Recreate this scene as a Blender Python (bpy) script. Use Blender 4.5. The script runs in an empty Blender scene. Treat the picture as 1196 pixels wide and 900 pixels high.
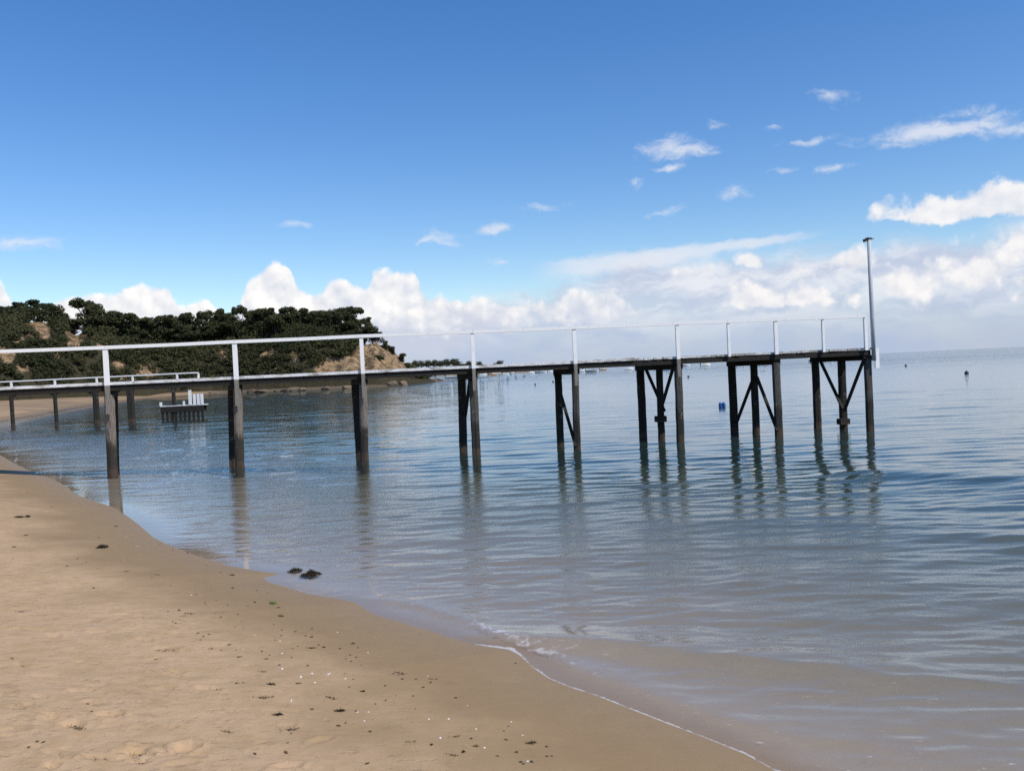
import bpy, math, random
import numpy as np
from mathutils import Vector, Matrix

R = math.radians
sc = bpy.context.scene
COL = sc.collection
rng = random.Random(7)
nrng = np.random.default_rng(11)

# ------------------------------------------------------------------ camera
F = 1036.0                       # focal length in pixels of the 1196 x 900 photograph
H_CAM = 2.25                     # eye height above the water
PITCH, ROLL = R(0.96), R(2.69)
fwd = Vector((0, math.cos(PITCH), -math.sin(PITCH)))
up0 = Vector((0, math.sin(PITCH), math.cos(PITCH)))
cx = Vector((1, 0, 0)) * math.cos(ROLL) - up0 * math.sin(ROLL)
cy = Vector((1, 0, 0)) * math.sin(ROLL) + up0 * math.cos(ROLL)
cam_d = bpy.data.cameras.new("camera")
cam = bpy.data.objects.new("camera", cam_d)
COL.objects.link(cam)
m = Matrix((cx, cy, -fwd)).transposed().to_4x4()
m.translation = Vector((0, 0, H_CAM))
cam.matrix_world = m
cam_d.sensor_fit = 'HORIZONTAL'
cam_d.sensor_width = 36.0
cam_d.lens = 36.0 * F / 1196.0
cam_d.clip_start, cam_d.clip_end = 0.1, 40000
sc.camera = cam

# ------------------------------------------------------------------ light and exposure
SUN_EL, SUN_AZ = R(50), R(126)   # azimuth clockwise from +Y (straight ahead): the sun stands to the right
SUN_DIR = Vector((math.cos(SUN_EL) * math.sin(SUN_AZ), math.cos(SUN_EL) * math.cos(SUN_AZ), math.sin(SUN_EL)))
sun_d = bpy.data.lights.new("sun", 'SUN')
sun_d.energy = 4.4
sun_d.angle = R(0.53)
sun_d.color = (1.0, 0.955, 0.89)
sun = bpy.data.objects.new("sun", sun_d)
sun.rotation_euler = SUN_DIR.to_track_quat('Z', 'Y').to_euler()
sun.location = (30, -10, 40)
COL.objects.link(sun)
sc.view_settings.view_transform = 'Standard'
sc.view_settings.look = 'None'
sc.view_settings.gamma = 1.0
sc.view_settings.exposure = 0.0
sc.view_settings.use_curve_mapping = False
sc.render.engine = 'CYCLES'
sc.cycles.max_bounces = 5
sc.cycles.transparent_max_bounces = 8
sc.cycles.volume_bounces = 0
sc.cycles.use_denoising = False          # keeps the fine ripples and the grain of a phone picture
sc.cycles.caustics_reflective = False
sc.cycles.caustics_refractive = False
sc.cycles.sample_clamp_indirect = 6.0


def ray(px, py):
    v = cx * ((px - 598.0) / F) + cy * ((450.0 - py) / F) + fwd
    return v.normalized()


def on_z(px, py, z=0.0):
    d = ray(px, py)
    t = (z - H_CAM) / d.z
    return Vector((d.x * t, d.y * t, z))


def at_depth(px, py, Y):
    d = ray(px, py)
    t = Y / d.y
    return Vector((d.x * t, d.y * t, H_CAM + d.z * t))


def azel(px, py):
    d = ray(px, py)
    return math.atan2(d.x, d.y), math.asin(d.z)


def project(x, y, z):
    """photo pixel of a world point (numpy ok); used to find bare scars on the hill"""
    dx, dy, dz = x, y, z - H_CAM
    a = dx * cx.x + dy * cx.y + dz * cx.z
    b = dx * cy.x + dy * cy.y + dz * cy.z
    c = dx * fwd.x + dy * fwd.y + dz * fwd.z
    return 598 + F * a / c, 450 - F * b / c


# ------------------------------------------------------------------ node helpers
class NT:
    def __init__(s, tree):
        s.t = tree
        s.x = 0

    def n(s, kind, **kw):
        nd = s.t.nodes.new(kind)
        s.x += 40
        nd.location = (s.x, -(s.x % 700))
        for k, v in kw.items():
            setattr(nd, k, v)
        return nd

    def put(s, sock, v):
        if isinstance(v, bpy.types.NodeSocket):
            s.t.links.new(v, sock)
        elif v is not None:
            if isinstance(v, (tuple, list)) and sock.type == 'RGBA' and len(v) == 3:
                v = (*v, 1)
            sock.default_value = v

    def m(s, op, a, b=None, c=None, clamp=False):
        nd = s.n('ShaderNodeMath', operation=op, use_clamp=clamp)
        for i, v in enumerate((a, b, c)):
            if v is not None:
                s.put(nd.inputs[i], v)
        return nd.outputs[0]

    def add(s, a, b): return s.m('ADD', a, b)
    def sub(s, a, b): return s.m('SUBTRACT', a, b)
    def mul(s, a, b): return s.m('MULTIPLY', a, b)
    def mad(s, a, b, c): return s.m('MULTIPLY_ADD', a, b, c)

    def mix(s, f, a, b, mode='MIX'):
        nd = s.n('ShaderNodeMix', data_type='RGBA', blend_type=mode)
        s.put(nd.inputs[0], f); s.put(nd.inputs[6], a); s.put(nd.inputs[7], b)
        return nd.outputs[2]

    def step(s, v, a, b, o0=0.0, o1=1.0, kind='SMOOTHSTEP'):
        nd = s.n('ShaderNodeMapRange', interpolation_type=kind)
        s.put(nd.inputs[0], v); s.put(nd.inputs[1], a); s.put(nd.inputs[2], b)
        s.put(nd.inputs[3], o0); s.put(nd.inputs[4], o1)
        return nd.outputs[0]

    def noise(s, vec, scale, detail=4.0, rough=0.55, dist=0.0, dim='3D', color=False):
        nd = s.n('ShaderNodeTexNoise', noise_dimensions=dim)
        s.put(nd.inputs['Vector'], vec)
        nd.inputs['Scale'].default_value = scale
        nd.inputs['Detail'].default_value = detail
        nd.inputs['Roughness'].default_value = rough
        nd.inputs['Distortion'].default_value = dist
        return nd.outputs['Color' if color else 'Fac']

    def voronoi(s, vec, scale, smooth=0.5, dim='2D'):
        nd = s.n('ShaderNodeTexVoronoi', voronoi_dimensions=dim, feature='SMOOTH_F1')
        s.put(nd.inputs['Vector'], vec)
        nd.inputs['Scale'].default_value = scale
        nd.inputs['Smoothness'].default_value = smooth
        return nd.outputs['Distance']

    def vmath(s, op, a, b=None):
        nd = s.n('ShaderNodeVectorMath', operation=op)
        s.put(nd.inputs[0], a)
        if b is not None:
            s.put(nd.inputs[1], b)
        return nd.outputs['Value'] if op in ('LENGTH', 'DOT_PRODUCT', 'DISTANCE') else nd.outputs[0]

    def comb(s, x, y, z=0.0):
        nd = s.n('ShaderNodeCombineXYZ')
        for i, v in enumerate((x, y, z)):
            s.put(nd.inputs[i], v)
        return nd.outputs[0]

    def sep(s, v):
        nd = s.n('ShaderNodeSeparateXYZ')
        s.put(nd.inputs[0], v)
        return nd.outputs[0], nd.outputs[1], nd.outputs[2]

    def attr(s, name, out='Fac'):
        nd = s.n('ShaderNodeAttribute', attribute_name=name)
        return nd.outputs[out]

    def curve(s, v, pts):
        nd = s.n('ShaderNodeFloatCurve')
        cv = nd.mapping.curves[0]
        nd.mapping.use_clip = False
        pts = sorted(pts)
        while len(cv.points) < len(pts):
            cv.points.new(0.5, 0.5)
        for p, q in zip(cv.points, pts):
            p.location = q
            p.handle_type = 'AUTO_CLAMPED'
        nd.mapping.update()
        s.put(nd.inputs['Value'], v)
        return nd.outputs[0]


# ------------------------------------------------------------------ world: sky with clouds
def build_world():
    w = bpy.data.worlds.new("World")
    sc.world = w
    w.use_nodes = True
    t = w.node_tree
    t.nodes.clear()
    N = NT(t)
    out = N.n('ShaderNodeOutputWorld')
    bg = N.n('ShaderNodeBackground')
    bg.inputs[1].default_value = 0.15
    t.links.new(bg.outputs[0], out.inputs[0])
    sky = N.n('ShaderNodeTexSky', sky_type='NISHITA')
    sky.sun_disc = False
    sky.sun_elevation = SUN_EL
    sky.sun_rotation = SUN_AZ
    sky.altitude = 0
    sky.air_density = 1.0
    sky.dust_density = 0.35
    sky.ozone_density = 2.2
    hs = N.n('ShaderNodeHueSaturation')
    hs.inputs['Saturation'].default_value = 1.33
    hs.inputs['Value'].default_value = 1.0
    hs.inputs['Hue'].default_value = 0.509
    t.links.new(sky.outputs[0], hs.inputs['Color'])
    skyc = hs.outputs[0]

    tc = N.n('ShaderNodeTexCoord')
    dx, dy, dz = N.sep(tc.outputs['Generated'])
    U = N.mul(N.m('ARCTAN2', dx, dy), F)          # azimuth and elevation in units of about one photo pixel
    V = N.mul(N.m('ARCSINE', dz), F)
    P = N.comb(U, V)

    def uv(px, py):
        a, e = azel(px, py)
        return a * F, e * F

    # warp for ragged outlines
    wn = N.noise(P, 1 / 38.0, 5, 0.6, 0.0, '2D', True)
    wv = N.vmath('MULTIPLY', N.vmath('SUBTRACT', wn, (0.5, 0.5, 0.5)), (26, 20, 0))
    Pw = N.vmath('ADD', P, wv)
    Uw, Vw, _ = N.sep(Pw)

    # billow height field, sampled twice to shade the puffs from the sun's side
    def billow(vec):
        a = N.voronoi(vec, 1 / 44.0, 0.6)
        b = N.voronoi(vec, 1 / 17.0, 0.5)
        c = N.noise(vec, 1 / 7.0, 4, 0.6, 0, '2D')
        r = N.mad(b, -0.38, N.mad(c, 0.34, 0.70))
        return N.mad(a, -0.8, r)
    Pb = N.vmath('ADD', P, N.vmath('MULTIPLY', wv, (0.45, 0.45, 0)))
    b0 = billow(Pb)
    b1 = billow(N.vmath('ADD', Pb, (5.0, 8.0, 0)))
    lit = N.m('MULTIPLY_ADD', N.sub(b0, b1), 1.25, 0.70)

    def prof(points, ulo, uhi, vmax, Us):
        pts = []
        for px, py in points:
            u, v = uv(px, py)
            pts.append(((u - ulo) / (uhi - ulo), v / vmax))
        return N.mul(N.curve(N.step(Us, ulo, uhi, 0, 1, 'LINEAR'), pts), vmax)

    # bright cumulus bank along the left half of the horizon
    c_pts = [(-60, 345), (-20, 325), (0, 331), (12, 345), (22, 365), (40, 368), (58, 352), (75, 346), (105, 346), (125, 345),
             (145, 338), (158, 331), (175, 328), (193, 332), (205, 347), (215, 362), (228, 356), (240, 350), (252, 360), (268, 366),
             (281, 352), (287, 333), (300, 322), (316, 310), (328, 306), (340, 316), (348, 330), (372, 333), (390, 325), (405, 331),
             (424, 332), (438, 319), (458, 316), (478, 315), (488, 322), (494, 338), (506, 344), (525, 343), (545, 350),
             (562, 362), (580, 352), (600, 352), (625, 346), (650, 344), (672, 332), (700, 334), (722, 340), (740, 356), (765, 392), (800, 415)]
    Hc = prof(c_pts, -700.0, 300.0, 200.0, N.mad(N.sub(Uw, U), 0.35, U))
    cc = N.add(N.sub(Hc, N.mad(N.sub(Vw, V), 0.35, V)), N.mad(b0, 20.0, -9.0))
    cum = N.step(cc, -1.0, 6.0)
    # the bank dissolves towards its base on the right
    cbase = N.mul(N.step(U, uv(470, 400)[0], uv(620, 400)[0]), 42.0)
    cum = N.mul(cum, N.step(N.add(V, N.mul(N.sub(b0, 0.4), 30.0)), cbase, N.add(cbase, 26.0)))
    fade_r = N.step(U, uv(560, 340)[0], uv(740, 340)[0], 1.0, 0.75)
    cum = N.mul(cum, fade_r)

    def vmad(a, b, c):
        nd = N.n('ShaderNodeVectorMath', operation='MULTIPLY_ADD')
        for q, v in enumerate((a, b, c)):
            N.put(nd.inputs[q], v)
        return nd.outputs[0]

    def blobs(items, vec):
        """soft ellipses with a flat base; the highest wins"""
        res = None
        for px, py, rx, rt, rb, op in items:
            u, v = uv(px, py)
            q = vmad(vec, (1 / rx, 1 / rt, 0), (-u / rx, -v / rt, 0))
            if rt / rb > 1.25:
                q = N.vmath('MAXIMUM', q, N.vmath('MULTIPLY', q, (-1, -rt / rb, 1)))
            e = N.mad(N.vmath('LENGTH', q), -op, op)
            res = e if res is None else N.m('MAXIMUM', res, e)
        return res

    # cumulus heads in the right hand bank
    puffs = [(866, 352, 36, 30, 14, 1.0), (905, 350, 30, 24, 12, .9), (945, 348, 34, 24, 14, .95), (996, 348, 26, 18, 12, .8),
             (690, 352, 40, 18, 22, .6), (640, 362, 46, 26, 22, .7), (548, 368, 44, 24, 18, .9), (876, 306, 22, 14, 10, .7),
             (820, 318, 40, 14, 10, .55), (975, 308, 60, 20, 16, .7),
             (1090, 248, 78, 26, 10, 1.0), (1150, 246, 100, 34, 12, 1.0), (1230, 244, 80, 38, 12, 1.0),
             (1060, 330, 70, 30, 26, .55), (1150, 318, 80, 38, 30, .55), (1200, 280, 60, 26, 20, .6)]
    pe = blobs(puffs, Pw)
    puf = N.step(N.add(pe, N.mad(b0, 0.9, -0.50)), 0.0, 0.40)
    # thin wisps and streaks
    wis = [(788, 178, 58, 24, 14, 1.0), (782, 196, 22, 7, 6, .7), (1095, 152, 112, 15, 12, 1.1), (940, 165, 38, 8, 6, .8),
           (1185, 150, 60, 14, 12, .6), (862, 228, 38, 13, 9, .75), (578, 266, 38, 10, 8, .8), (520, 278, 44, 14, 12, .65), (343, 261, 28, 8, 6, .75),
           (36, 284, 64, 12, 10, .75), (970, 198, 36, 6, 5, .75), (920, 198, 30, 6, 6, .55), (838, 148, 20, 8, 6, .6), (900, 148, 20, 8, 6, .6),
           (586, 306, 20, 7, 6, .6), (640, 242, 60, 8, 8, .4), (780, 248, 40, 8, 6, .5), (975, 112, 40, 14, 12, .45),
           (1120, 133, 60, 10, 8, .5), (740, 213, 26, 8, 8, .4)]
    wn2 = N.noise(N.vmath('MULTIPLY', Pw, (0.45, 1.0, 1.0)), 1 / 16.0, 6, 0.62, 0.2, '2D')
    we = blobs(wis, N.vmath('ADD', P, N.vmath('MULTIPLY', wv, (0.9, 0.55, 0))))
    wisp = N.mul(N.step(N.add(we, N.mad(wn2, 1.6, -0.95)), 0.0, 0.9), 0.80)
    # diagonal veil streak rising to the right
    u0, v0 = uv(650, 316)
    u1, v1 = uv(965, 271)
    L = math.hypot(u1 - u0, v1 - v0)
    ax, ay = (u1 - u0) / L, (v1 - v0) / L
    rel = N.vmath('SUBTRACT', N.vmath('ADD', P, N.vmath('MULTIPLY', wv, (0.5, 0.4, 0))), (u0, v0, 0))
    al = N.vmath('DOT_PRODUCT', rel, (ax / L, ay / L, 0))
    ac = N.vmath('DOT_PRODUCT', rel, (-ay, ax, 0))
    wdt = N.step(al, -0.1, 1.05, 20.0, 5.0, 'LINEAR')
    st = N.sub(1.0, N.m('ABSOLUTE', N.m('DIVIDE', ac, wdt)))
    st = N.mul(N.step(N.add(st, N.mad(wn2, 1.0, -0.55)), 0.0, 0.7), N.mul(N.step(al, -0.12, 0.12), N.step(al, 0.75, 1.04, 1, 0)))
    wisp = N.m('MAXIMUM', wisp, N.mul(st, 0.72))

    # soft lavender bank filling the right half down to the horizon
    h_pts = [(-60, 425), (100, 420), (300, 405), (400, 392), (450, 378), (500, 362), (560, 345), (620, 322), (680, 306), (760, 298), (850, 293),
             (930, 287), (1000, 284), (1060, 282), (1130, 272), (1196, 262), (1300, 250)]
    Hh = prof(h_pts, -700.0, 700.0, 260.0, U)
    big = N.noise(N.vmath('MULTIPLY', Pw, (0.6, 1.2, 1)), 1 / 70.0, 6, 0.6, 0.0, '2D')
    hb = N.add(N.sub(Hh, V), N.mad(big, 90.0, -48.0))
    bank = N.mul(N.step(hb, -14.0, 30.0), N.step(big, 0.25, 0.7, 0.80, 0.97))
    # darker, bluer streaks inside the bank
    inner = N.step(N.noise(N.vmath('MULTIPLY', Pw, (0.4, 1.3, 1)), 1 / 36.0, 5, 0.6, 0.3, '2D'), 0.35, 0.68)

    K = 6.67
    def col(r, g, b): return (r * K, g * K, b * K, 1)
    bank_c = N.mix(inner, col(0.54, 0.61, 0.77), col(0.82, 0.84, 0.90))
    lo = N.step(V, 5.0, 80.0)
    bank_c = N.mix(lo, col(0.44, 0.53, 0.72), bank_c)
    cum_c = N.mix(N.m('MULTIPLY_ADD', lit, 1.0, 0.0, True), col(0.62, 0.67, 0.78), col(1.06, 1.03, 1.0))
    puf_c = N.mix(N.m('MULTIPLY_ADD', lit, 1.0, 0.0, True), col(0.66, 0.70, 0.80), col(1.0, 0.97, 0.95))
    c = N.mix(bank, skyc, bank_c)
    c = N.mix(wisp, c, col(0.80, 0.83, 0.90))
    c = N.mix(N.mul(puf, 0.90), c, puf_c)
    # cumulus base greys towards the horizon
    cum_lo = N.step(N.add(V, N.mul(N.sub(b0, 0.4), 40.0)), 38.0, 88.0)
    c = N.mix(N.mul(cum, 0.97), c, N.mix(cum_lo, col(0.58, 0.63, 0.76), cum_c))
    t.links.new(c, bg.inputs[0])
    w.cycles.sampling_method = 'MANUAL'
    w.cycles.sample_map_resolution = 512


build_world()

# ------------------------------------------------------------------ object helpers
MATS = {}


def mat(name):
    mm = bpy.data.materials.new(name)
    mm.use_nodes = True
    mm.node_tree.nodes.clear()
    N = NT(mm.node_tree)
    out = N.n('ShaderNodeOutputMaterial')
    MATS[name] = mm
    return mm, N, out


def principled(N, out, color, rough=0.7, spec=0.3, normal=None, **kw):
    p = N.n('ShaderNodeBsdfPrincipled')
    N.put(p.inputs['Base Color'], color)
    N.put(p.inputs['Roughness'], rough)
    N.put(p.inputs['Specular IOR Level'], spec)
    for k, v in kw.items():
        N.put(p.inputs[k], v)
    if normal is not None:
        N.put(p.inputs['Normal'], normal)
    N.t.links.new(p.outputs[0], out.inputs[0])
    return p


def bump(N, h, strength, dist, normal=None):
    b = N.n('ShaderNodeBump')
    b.inputs['Strength'].default_value = strength
    b.inputs['Distance'].default_value = dist
    N.put(b.inputs['Height'], h)
    if normal is not None:
        N.put(b.inputs['Normal'], normal)
    return b.outputs[0]


def geo_pos(N):
    return N.n('ShaderNodeNewGeometry').outputs['Position']


def obj_pos(N):
    return N.n('ShaderNodeTexCoord').outputs['Object']


def tag(o, label=None, cat=None, group=None, kind=None):
    if label: o['label'] = label
    if cat: o['category'] = cat
    if group: o['group'] = group
    if kind: o['kind'] = kind
    return o


def empty(name, loc=(0, 0, 0), rz=0.0):
    o = bpy.data.objects.new(name, None)
    o.empty_display_size = 0.2
    o.location = loc
    o.rotation_euler = (0, 0, rz)
    COL.objects.link(o)
    return o


def mesh_obj(name, verts, faces, material, parent=None, smooth=False):
    me = bpy.data.meshes.new(name)
    me.from_pydata([tuple(v) for v in verts], [], faces)
    me.update()
    if smooth:
        me.polygons.foreach_set('use_smooth', [True] * len(me.polygons))
    if material is not None:
        me.materials.append(material)
    o = bpy.data.objects.new(name, me)
    COL.objects.link(o)
    if parent is not None:
        o.parent = parent
    return o


def np_mesh(name, V, Q, material, parent=None, smooth=True, attrs=None):
    """V (n,3) floats, Q (m,4) or (m,3) ints"""
    me = bpy.data.meshes.new(name)
    k = Q.shape[1]
    me.vertices.add(len(V))
    me.vertices.foreach_set('co', np.ascontiguousarray(V, dtype=np.float32).ravel())
    me.loops.add(Q.size)
    me.loops.foreach_set('vertex_index', np.ascontiguousarray(Q, dtype=np.int32).ravel())
    me.polygons.add(len(Q))
    me.polygons.foreach_set('loop_start', np.arange(0, Q.size, k, dtype=np.int32))
    me.polygons.foreach_set('loop_total', np.full(len(Q), k, dtype=np.int32))
    me.polygons.foreach_set('use_smooth', np.full(len(Q), smooth))
    for an, av in (attrs or {}).items():
        a = me.attributes.new(an, 'FLOAT', 'POINT')
        a.data.foreach_set('value', np.ascontiguousarray(av, dtype=np.float32))
    me.update(calc_edges=True)
    me.validate()
    me.materials.append(material)
    o = bpy.data.objects.new(name, me)
    COL.objects.link(o)
    if parent is not None:
        o.parent = parent
    return o


class MB:
    """collects boxes, beams and tubes and links them as one mesh object"""
    def __init__(s):
        s.v, s.f = [], []

    def box(s, c, ax, ay, az):
        c, ax, ay, az = Vector(c), Vector(ax), Vector(ay), Vector(az)
        i = len(s.v)
        for k in (-1, 1):
            for a, b in ((-1, -1), (1, -1), (1, 1), (-1, 1)):
                s.v.append(c + ax * a + ay * b + az * k)
        s.f += [(i + 3, i + 2, i + 1, i), (i + 4, i + 5, i + 6, i + 7)]
        for j in range(4):
            q = (j + 1) % 4
            s.f.append((i + j, i + q, i + q + 4, i + j + 4))
        return s

    def beam(s, p0, p1, w, h, side=None):
        """square timber from p0 to p1; w along `side`, h across"""
        p0, p1 = Vector(p0), Vector(p1)
        d = p1 - p0
        z = d.normalized()
        side = Vector(side) if side is not None else Vector((0, 0, 1)).cross(z)
        side = (side - z * side.dot(z)).normalized()
        o = z.cross(side)
        return s.box((p0 + p1) / 2, side * (w / 2), o * (h / 2), d / 2)

    def tube(s, pts, radii, n=10, jitter=0.0, rnd=None, caps=True):
        pts = [Vector(p) for p in pts]
        base = len(s.v)
        ref = Vector((0.13, 1, 0.07)).normalized()
        for i, p in enumerate(pts):
            a = pts[max(i - 1, 0)]
            b = pts[min(i + 1, len(pts) - 1)]
            z = (b - a).normalized()
            x = (ref - z * ref.dot(z)).normalized()
            y = z.cross(x)
            for j in range(n):
                t = 2 * math.pi * j / n
                r = radii[i]
                if jitter:
                    r *= 1 + jitter * (rnd.random() - 0.5) * 2
                s.v.append(p + x * (r * math.cos(t)) + y * (r * math.sin(t)))
        for i in range(len(pts) - 1):
            for j in range(n):
                q = (j + 1) % n
                a = base + i * n
                s.f.append((a + j, a + q, a + n + q, a + n + j))
        if caps:
            s.f.append(tuple(base + j for j in reversed(range(n))))
            e = base + (len(pts) - 1) * n
            s.f.append(tuple(e + j for j in range(n)))
        return s

    def build(s, name, material, parent=None, smooth=False):
        return mesh_obj(name, s.v, s.f, material, parent, smooth)


def copy_tree(o, parent=None):
    c = o.copy()
    COL.objects.link(c)
    if parent is not None:
        c.parent = parent
    for ch in [k for k in KIDS.get(o.name, [])]:
        copy_tree(ch, c)
    return c


KIDS = {}


def note_kids(o):
    KIDS[o.name] = list(o.children)
    for c in o.children:
        note_kids(c)


# ------------------------------------------------------------------ numpy noise
def vnoise(x, y, seed=0):
    xi, yi = np.floor(x).astype(np.int64), np.floor(y).astype(np.int64)
    xf, yf = x - xi, y - yi
    u, v = xf * xf * (3 - 2 * xf), yf * yf * (3 - 2 * yf)

    def h(a, b):
        n = (a * 374761393 + b * 668265263 + seed * 1442695041) & 0xffffffff
        n = ((n ^ (n >> 13)) * 1274126177) & 0xffffffff
        n = ((n ^ (n >> 16)) * 2246822519) & 0xffffffff
        return ((n ^ (n >> 15)) & 0xffff) / 65535.0
    a, b, c, d = h(xi, yi), h(xi + 1, yi), h(xi, yi + 1), h(xi + 1, yi + 1)
    return (a * (1 - u) + b * u) * (1 - v) + (c * (1 - u) + d * u) * v - 0.5


def fbm(x, y, octv=4, seed=0, gain=0.5):
    r, a = 0, 1.0
    for i in range(octv):
        r = r + a * vnoise(x * 2 ** i + 17.3 * i, y * 2 ** i - 9.1 * i, seed + i)
        a *= gain
    return r


def smooth(a, b, x):
    t = np.clip((x - a) / (b - a), 0, 1)
    return t * t * (3 - 2 * t)


# ------------------------------------------------------------------ shoreline and ground
shore_px = [(909, 898), (874, 879), (824, 859), (784, 844), (720, 819), (700, 811), (668, 801), (644, 791), (624, 777), (611, 764), (601, 757),
            (554, 751), (514, 739), (474, 727), (440, 717), (417, 703), (400, 699), (361, 693), (334, 684), (318, 680), (310, 675), (331, 670),
            (301, 666), (268, 660), (234, 649), (201, 637), (181, 627), (165, 613), (150, 602), (134, 592), (108, 584), (90, 577), (80, 568), (60, 558), (37, 550), (20, 542), (-8, 526)]
near_shore = [tuple(on_z(*p)[:2]) for p in shore_px]
land = [(80, -300), (80, -120), (30, -35), (10, -6), (4.6, 1.5), (2.6, 3.4)] + near_shore + \
       [(-27, 41), (-34, 50), (-41, 62), (-44.5, 77), (-54, 104), (-66, 137), (-75, 172), (-83, 206), (-72, 208), (-60, 206), (-39, 203), (-29, 206),
        (-23, 222), (-20, 250), (-23, 290), (-60, 360), (-120, 430), (-220, 480), (-700, 620), (-900, 300), (-900, -300)]
LAND = np.array(land)
toe = [(-175, 128), (-120, 140), (-96, 163), (-92, 190), (-84, 215), (-73, 217), (-60, 212), (-40, 209), (-31, 210), (-24.5, 219), (-22.5, 243),
       (-26, 285), (-50, 330), (-110, 390), (-230, 420), (-330, 300), (-300, 150)]
TOE = np.array(toe)


def sdist(x, y, poly):
    """signed distance, positive inside the polygon"""
    shp = x.shape
    x, y = x.ravel(), y.ravel()
    best = np.full(x.shape, 1e18)
    inside = np.zeros(x.shape, bool)
    n = len(poly)
    for i in range(n):
        ax, ay = poly[i]
        bx, by = poly[(i + 1) % n]
        ex, ey = bx - ax, by - ay
        t = np.clip(((x - ax) * ex + (y - ay) * ey) / (ex * ex + ey * ey), 0, 1)
        dx, dy = x - ax - t * ex, y - ay - t * ey
        best = np.minimum(best, dx * dx + dy * dy)
        c = (ay > y) != (by > y)
        with np.errstate(divide='ignore', invalid='ignore'):
            xx = ax + (y - ay) * ex / (ey if ey != 0 else 1e-12)
        inside ^= c & (x < xx)
    d = np.sqrt(best)
    return np.where(inside, d, -d).reshape(shp)


DENTS = []      # x, y, rx, ry, angle, depth, rim


def ground_h(x, y, detail=True):
    x, y = np.asarray(x, float), np.asarray(y, float)
    d = sdist(x, y, LAND)
    dp = np.maximum(d, 0)
    zin = 1.02 * (1 - np.exp(-dp / 7.6)) + 0.006 * np.minimum(dp, 120)
    dn = np.maximum(-d, 0)
    zout = -(0.048 * np.minimum(dn, 25) + 0.02 * np.clip(dn - 25, 0, 150) + 0.004 * np.clip(dn - 175, 0, 1500)) - 0.02 * (1 - np.exp(-dn / 0.4))
    z = np.where(d > 0, zin, zout)
    if detail:
        r = np.hypot(x, y)
        near = 1 - smooth(18, 40, r)
        dry = smooth(0.9, 2.6, d)
        amp = (0.12 + 0.88 * dry) * near * smooth(0.0, 0.6, d)
        z = z + amp * (0.009 * fbm(x * 1.3, y * 1.3, 3, 3) + 0.008 * fbm(x * 7, y * 9, 3, 9) + 0.016 * np.maximum(fbm(x * 5, y * 9, 3, 31) - 0.18, 0))
        z = z + smooth(0.2, 3, -d) * (1 - smooth(60, 120, r)) * 0.05 * fbm(x * 0.7, y * 0.9, 3, 21)
        for (px, py, rx, ry, an, dep, rim) in DENTS:
            q = (np.abs(x - px) < 3 * max(rx, ry)) & (np.abs(y - py) < 3 * max(rx, ry))
            if not q.any():
                continue
            xx, yy = x[q] - px, y[q] - py
            ca, sa = math.cos(an), math.sin(an)
            a, b = (xx * ca + yy * sa) / rx, (-xx * sa + yy * ca) / ry
            rr = np.sqrt(a * a + b * b) + 0.25 * fbm(x[q] * 22, y[q] * 22, 2, 5)
            z[q] += -dep * (1 - smooth(0.55, 1.0, rr)) + rim * np.exp(-((rr - 1.12) / 0.2) ** 2)
    return z, d


def ground_at(px, py):
    dr = ray(px, py)
    t0, t1 = 1.0, 400.0
    ts = np.geomspace(t0, t1, 900)
    xs, ys, zs = dr.x * ts, dr.y * ts, H_CAM + dr.z * ts
    g, _ = ground_h(xs, ys, False)
    g = np.maximum(g, 0.0)
    k = int(np.argmax(zs < g))
    a, b = ts[k - 1], ts[k]
    for _ in range(18):
        mid = (a + b) / 2
        gg = max(float(ground_h(np.array([dr.x * mid]), np.array([dr.y * mid]), False)[0][0]), 0.0)
        if H_CAM + dr.z * mid < gg:
            b = mid
        else:
            a = mid
    return Vector((dr.x * b, dr.y * b, H_CAM + dr.z * b))


# imprints in the sand
for px, py, rx, ry, dep, rim in [(65, 838, .14, .07, .018, .016), (85, 846, .12, .05, .03, .014), (128, 834, .12, .055, .026, .018), (163, 878, .13, .05, .03, .014),
                                 (163, 889, .10, .03, .02, .01), (217, 872, .12, .07, .032, .026), (60, 893, .07, .04, .035, .012), (112, 884, .13, .04, .018, .01),
                                 (20, 827, .1, .03, .02, .01), (32, 822, .06, .03, .024, .01), (25, 776, .12, .03, .02, .01), (245, 804, .14, .04, .02, .01),
                                 (195, 757, .14, .03, .018, .01), (185, 768, .12, .025, .015, .008), (45, 735, .3, .05, .015, .008), (60, 790, .25, .05, .014, .008),
                                 (95, 772, .1, .03, .015, .006), (25, 710, .25, .05, .015, .008), (145, 690, .2, .04, .012, .006), (115, 800, .12, .04, .012, .008)]:
    p = ground_at(px, py)
    DENTS.append((p.x, p.y, rx * .72, ry * 1.1, rng.uniform(-.4, .4), dep * .75, rim * .6))
for i in range(170):
    px, py = rng.uniform(-20, 420), rng.uniform(600, 898)
    p = ground_at(px, py)
    dd = float(sdist(np.array([p.x]), np.array([p.y]), LAND)[0])
    if dd > 1.7:
        s = rng.uniform(.25, .8)
        DENTS.append((p.x, p.y, .13 * s, .06 * s, rng.uniform(-.7, .7), rng.uniform(.006, .02) * s, rng.uniform(.004, .010) * s))


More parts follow.
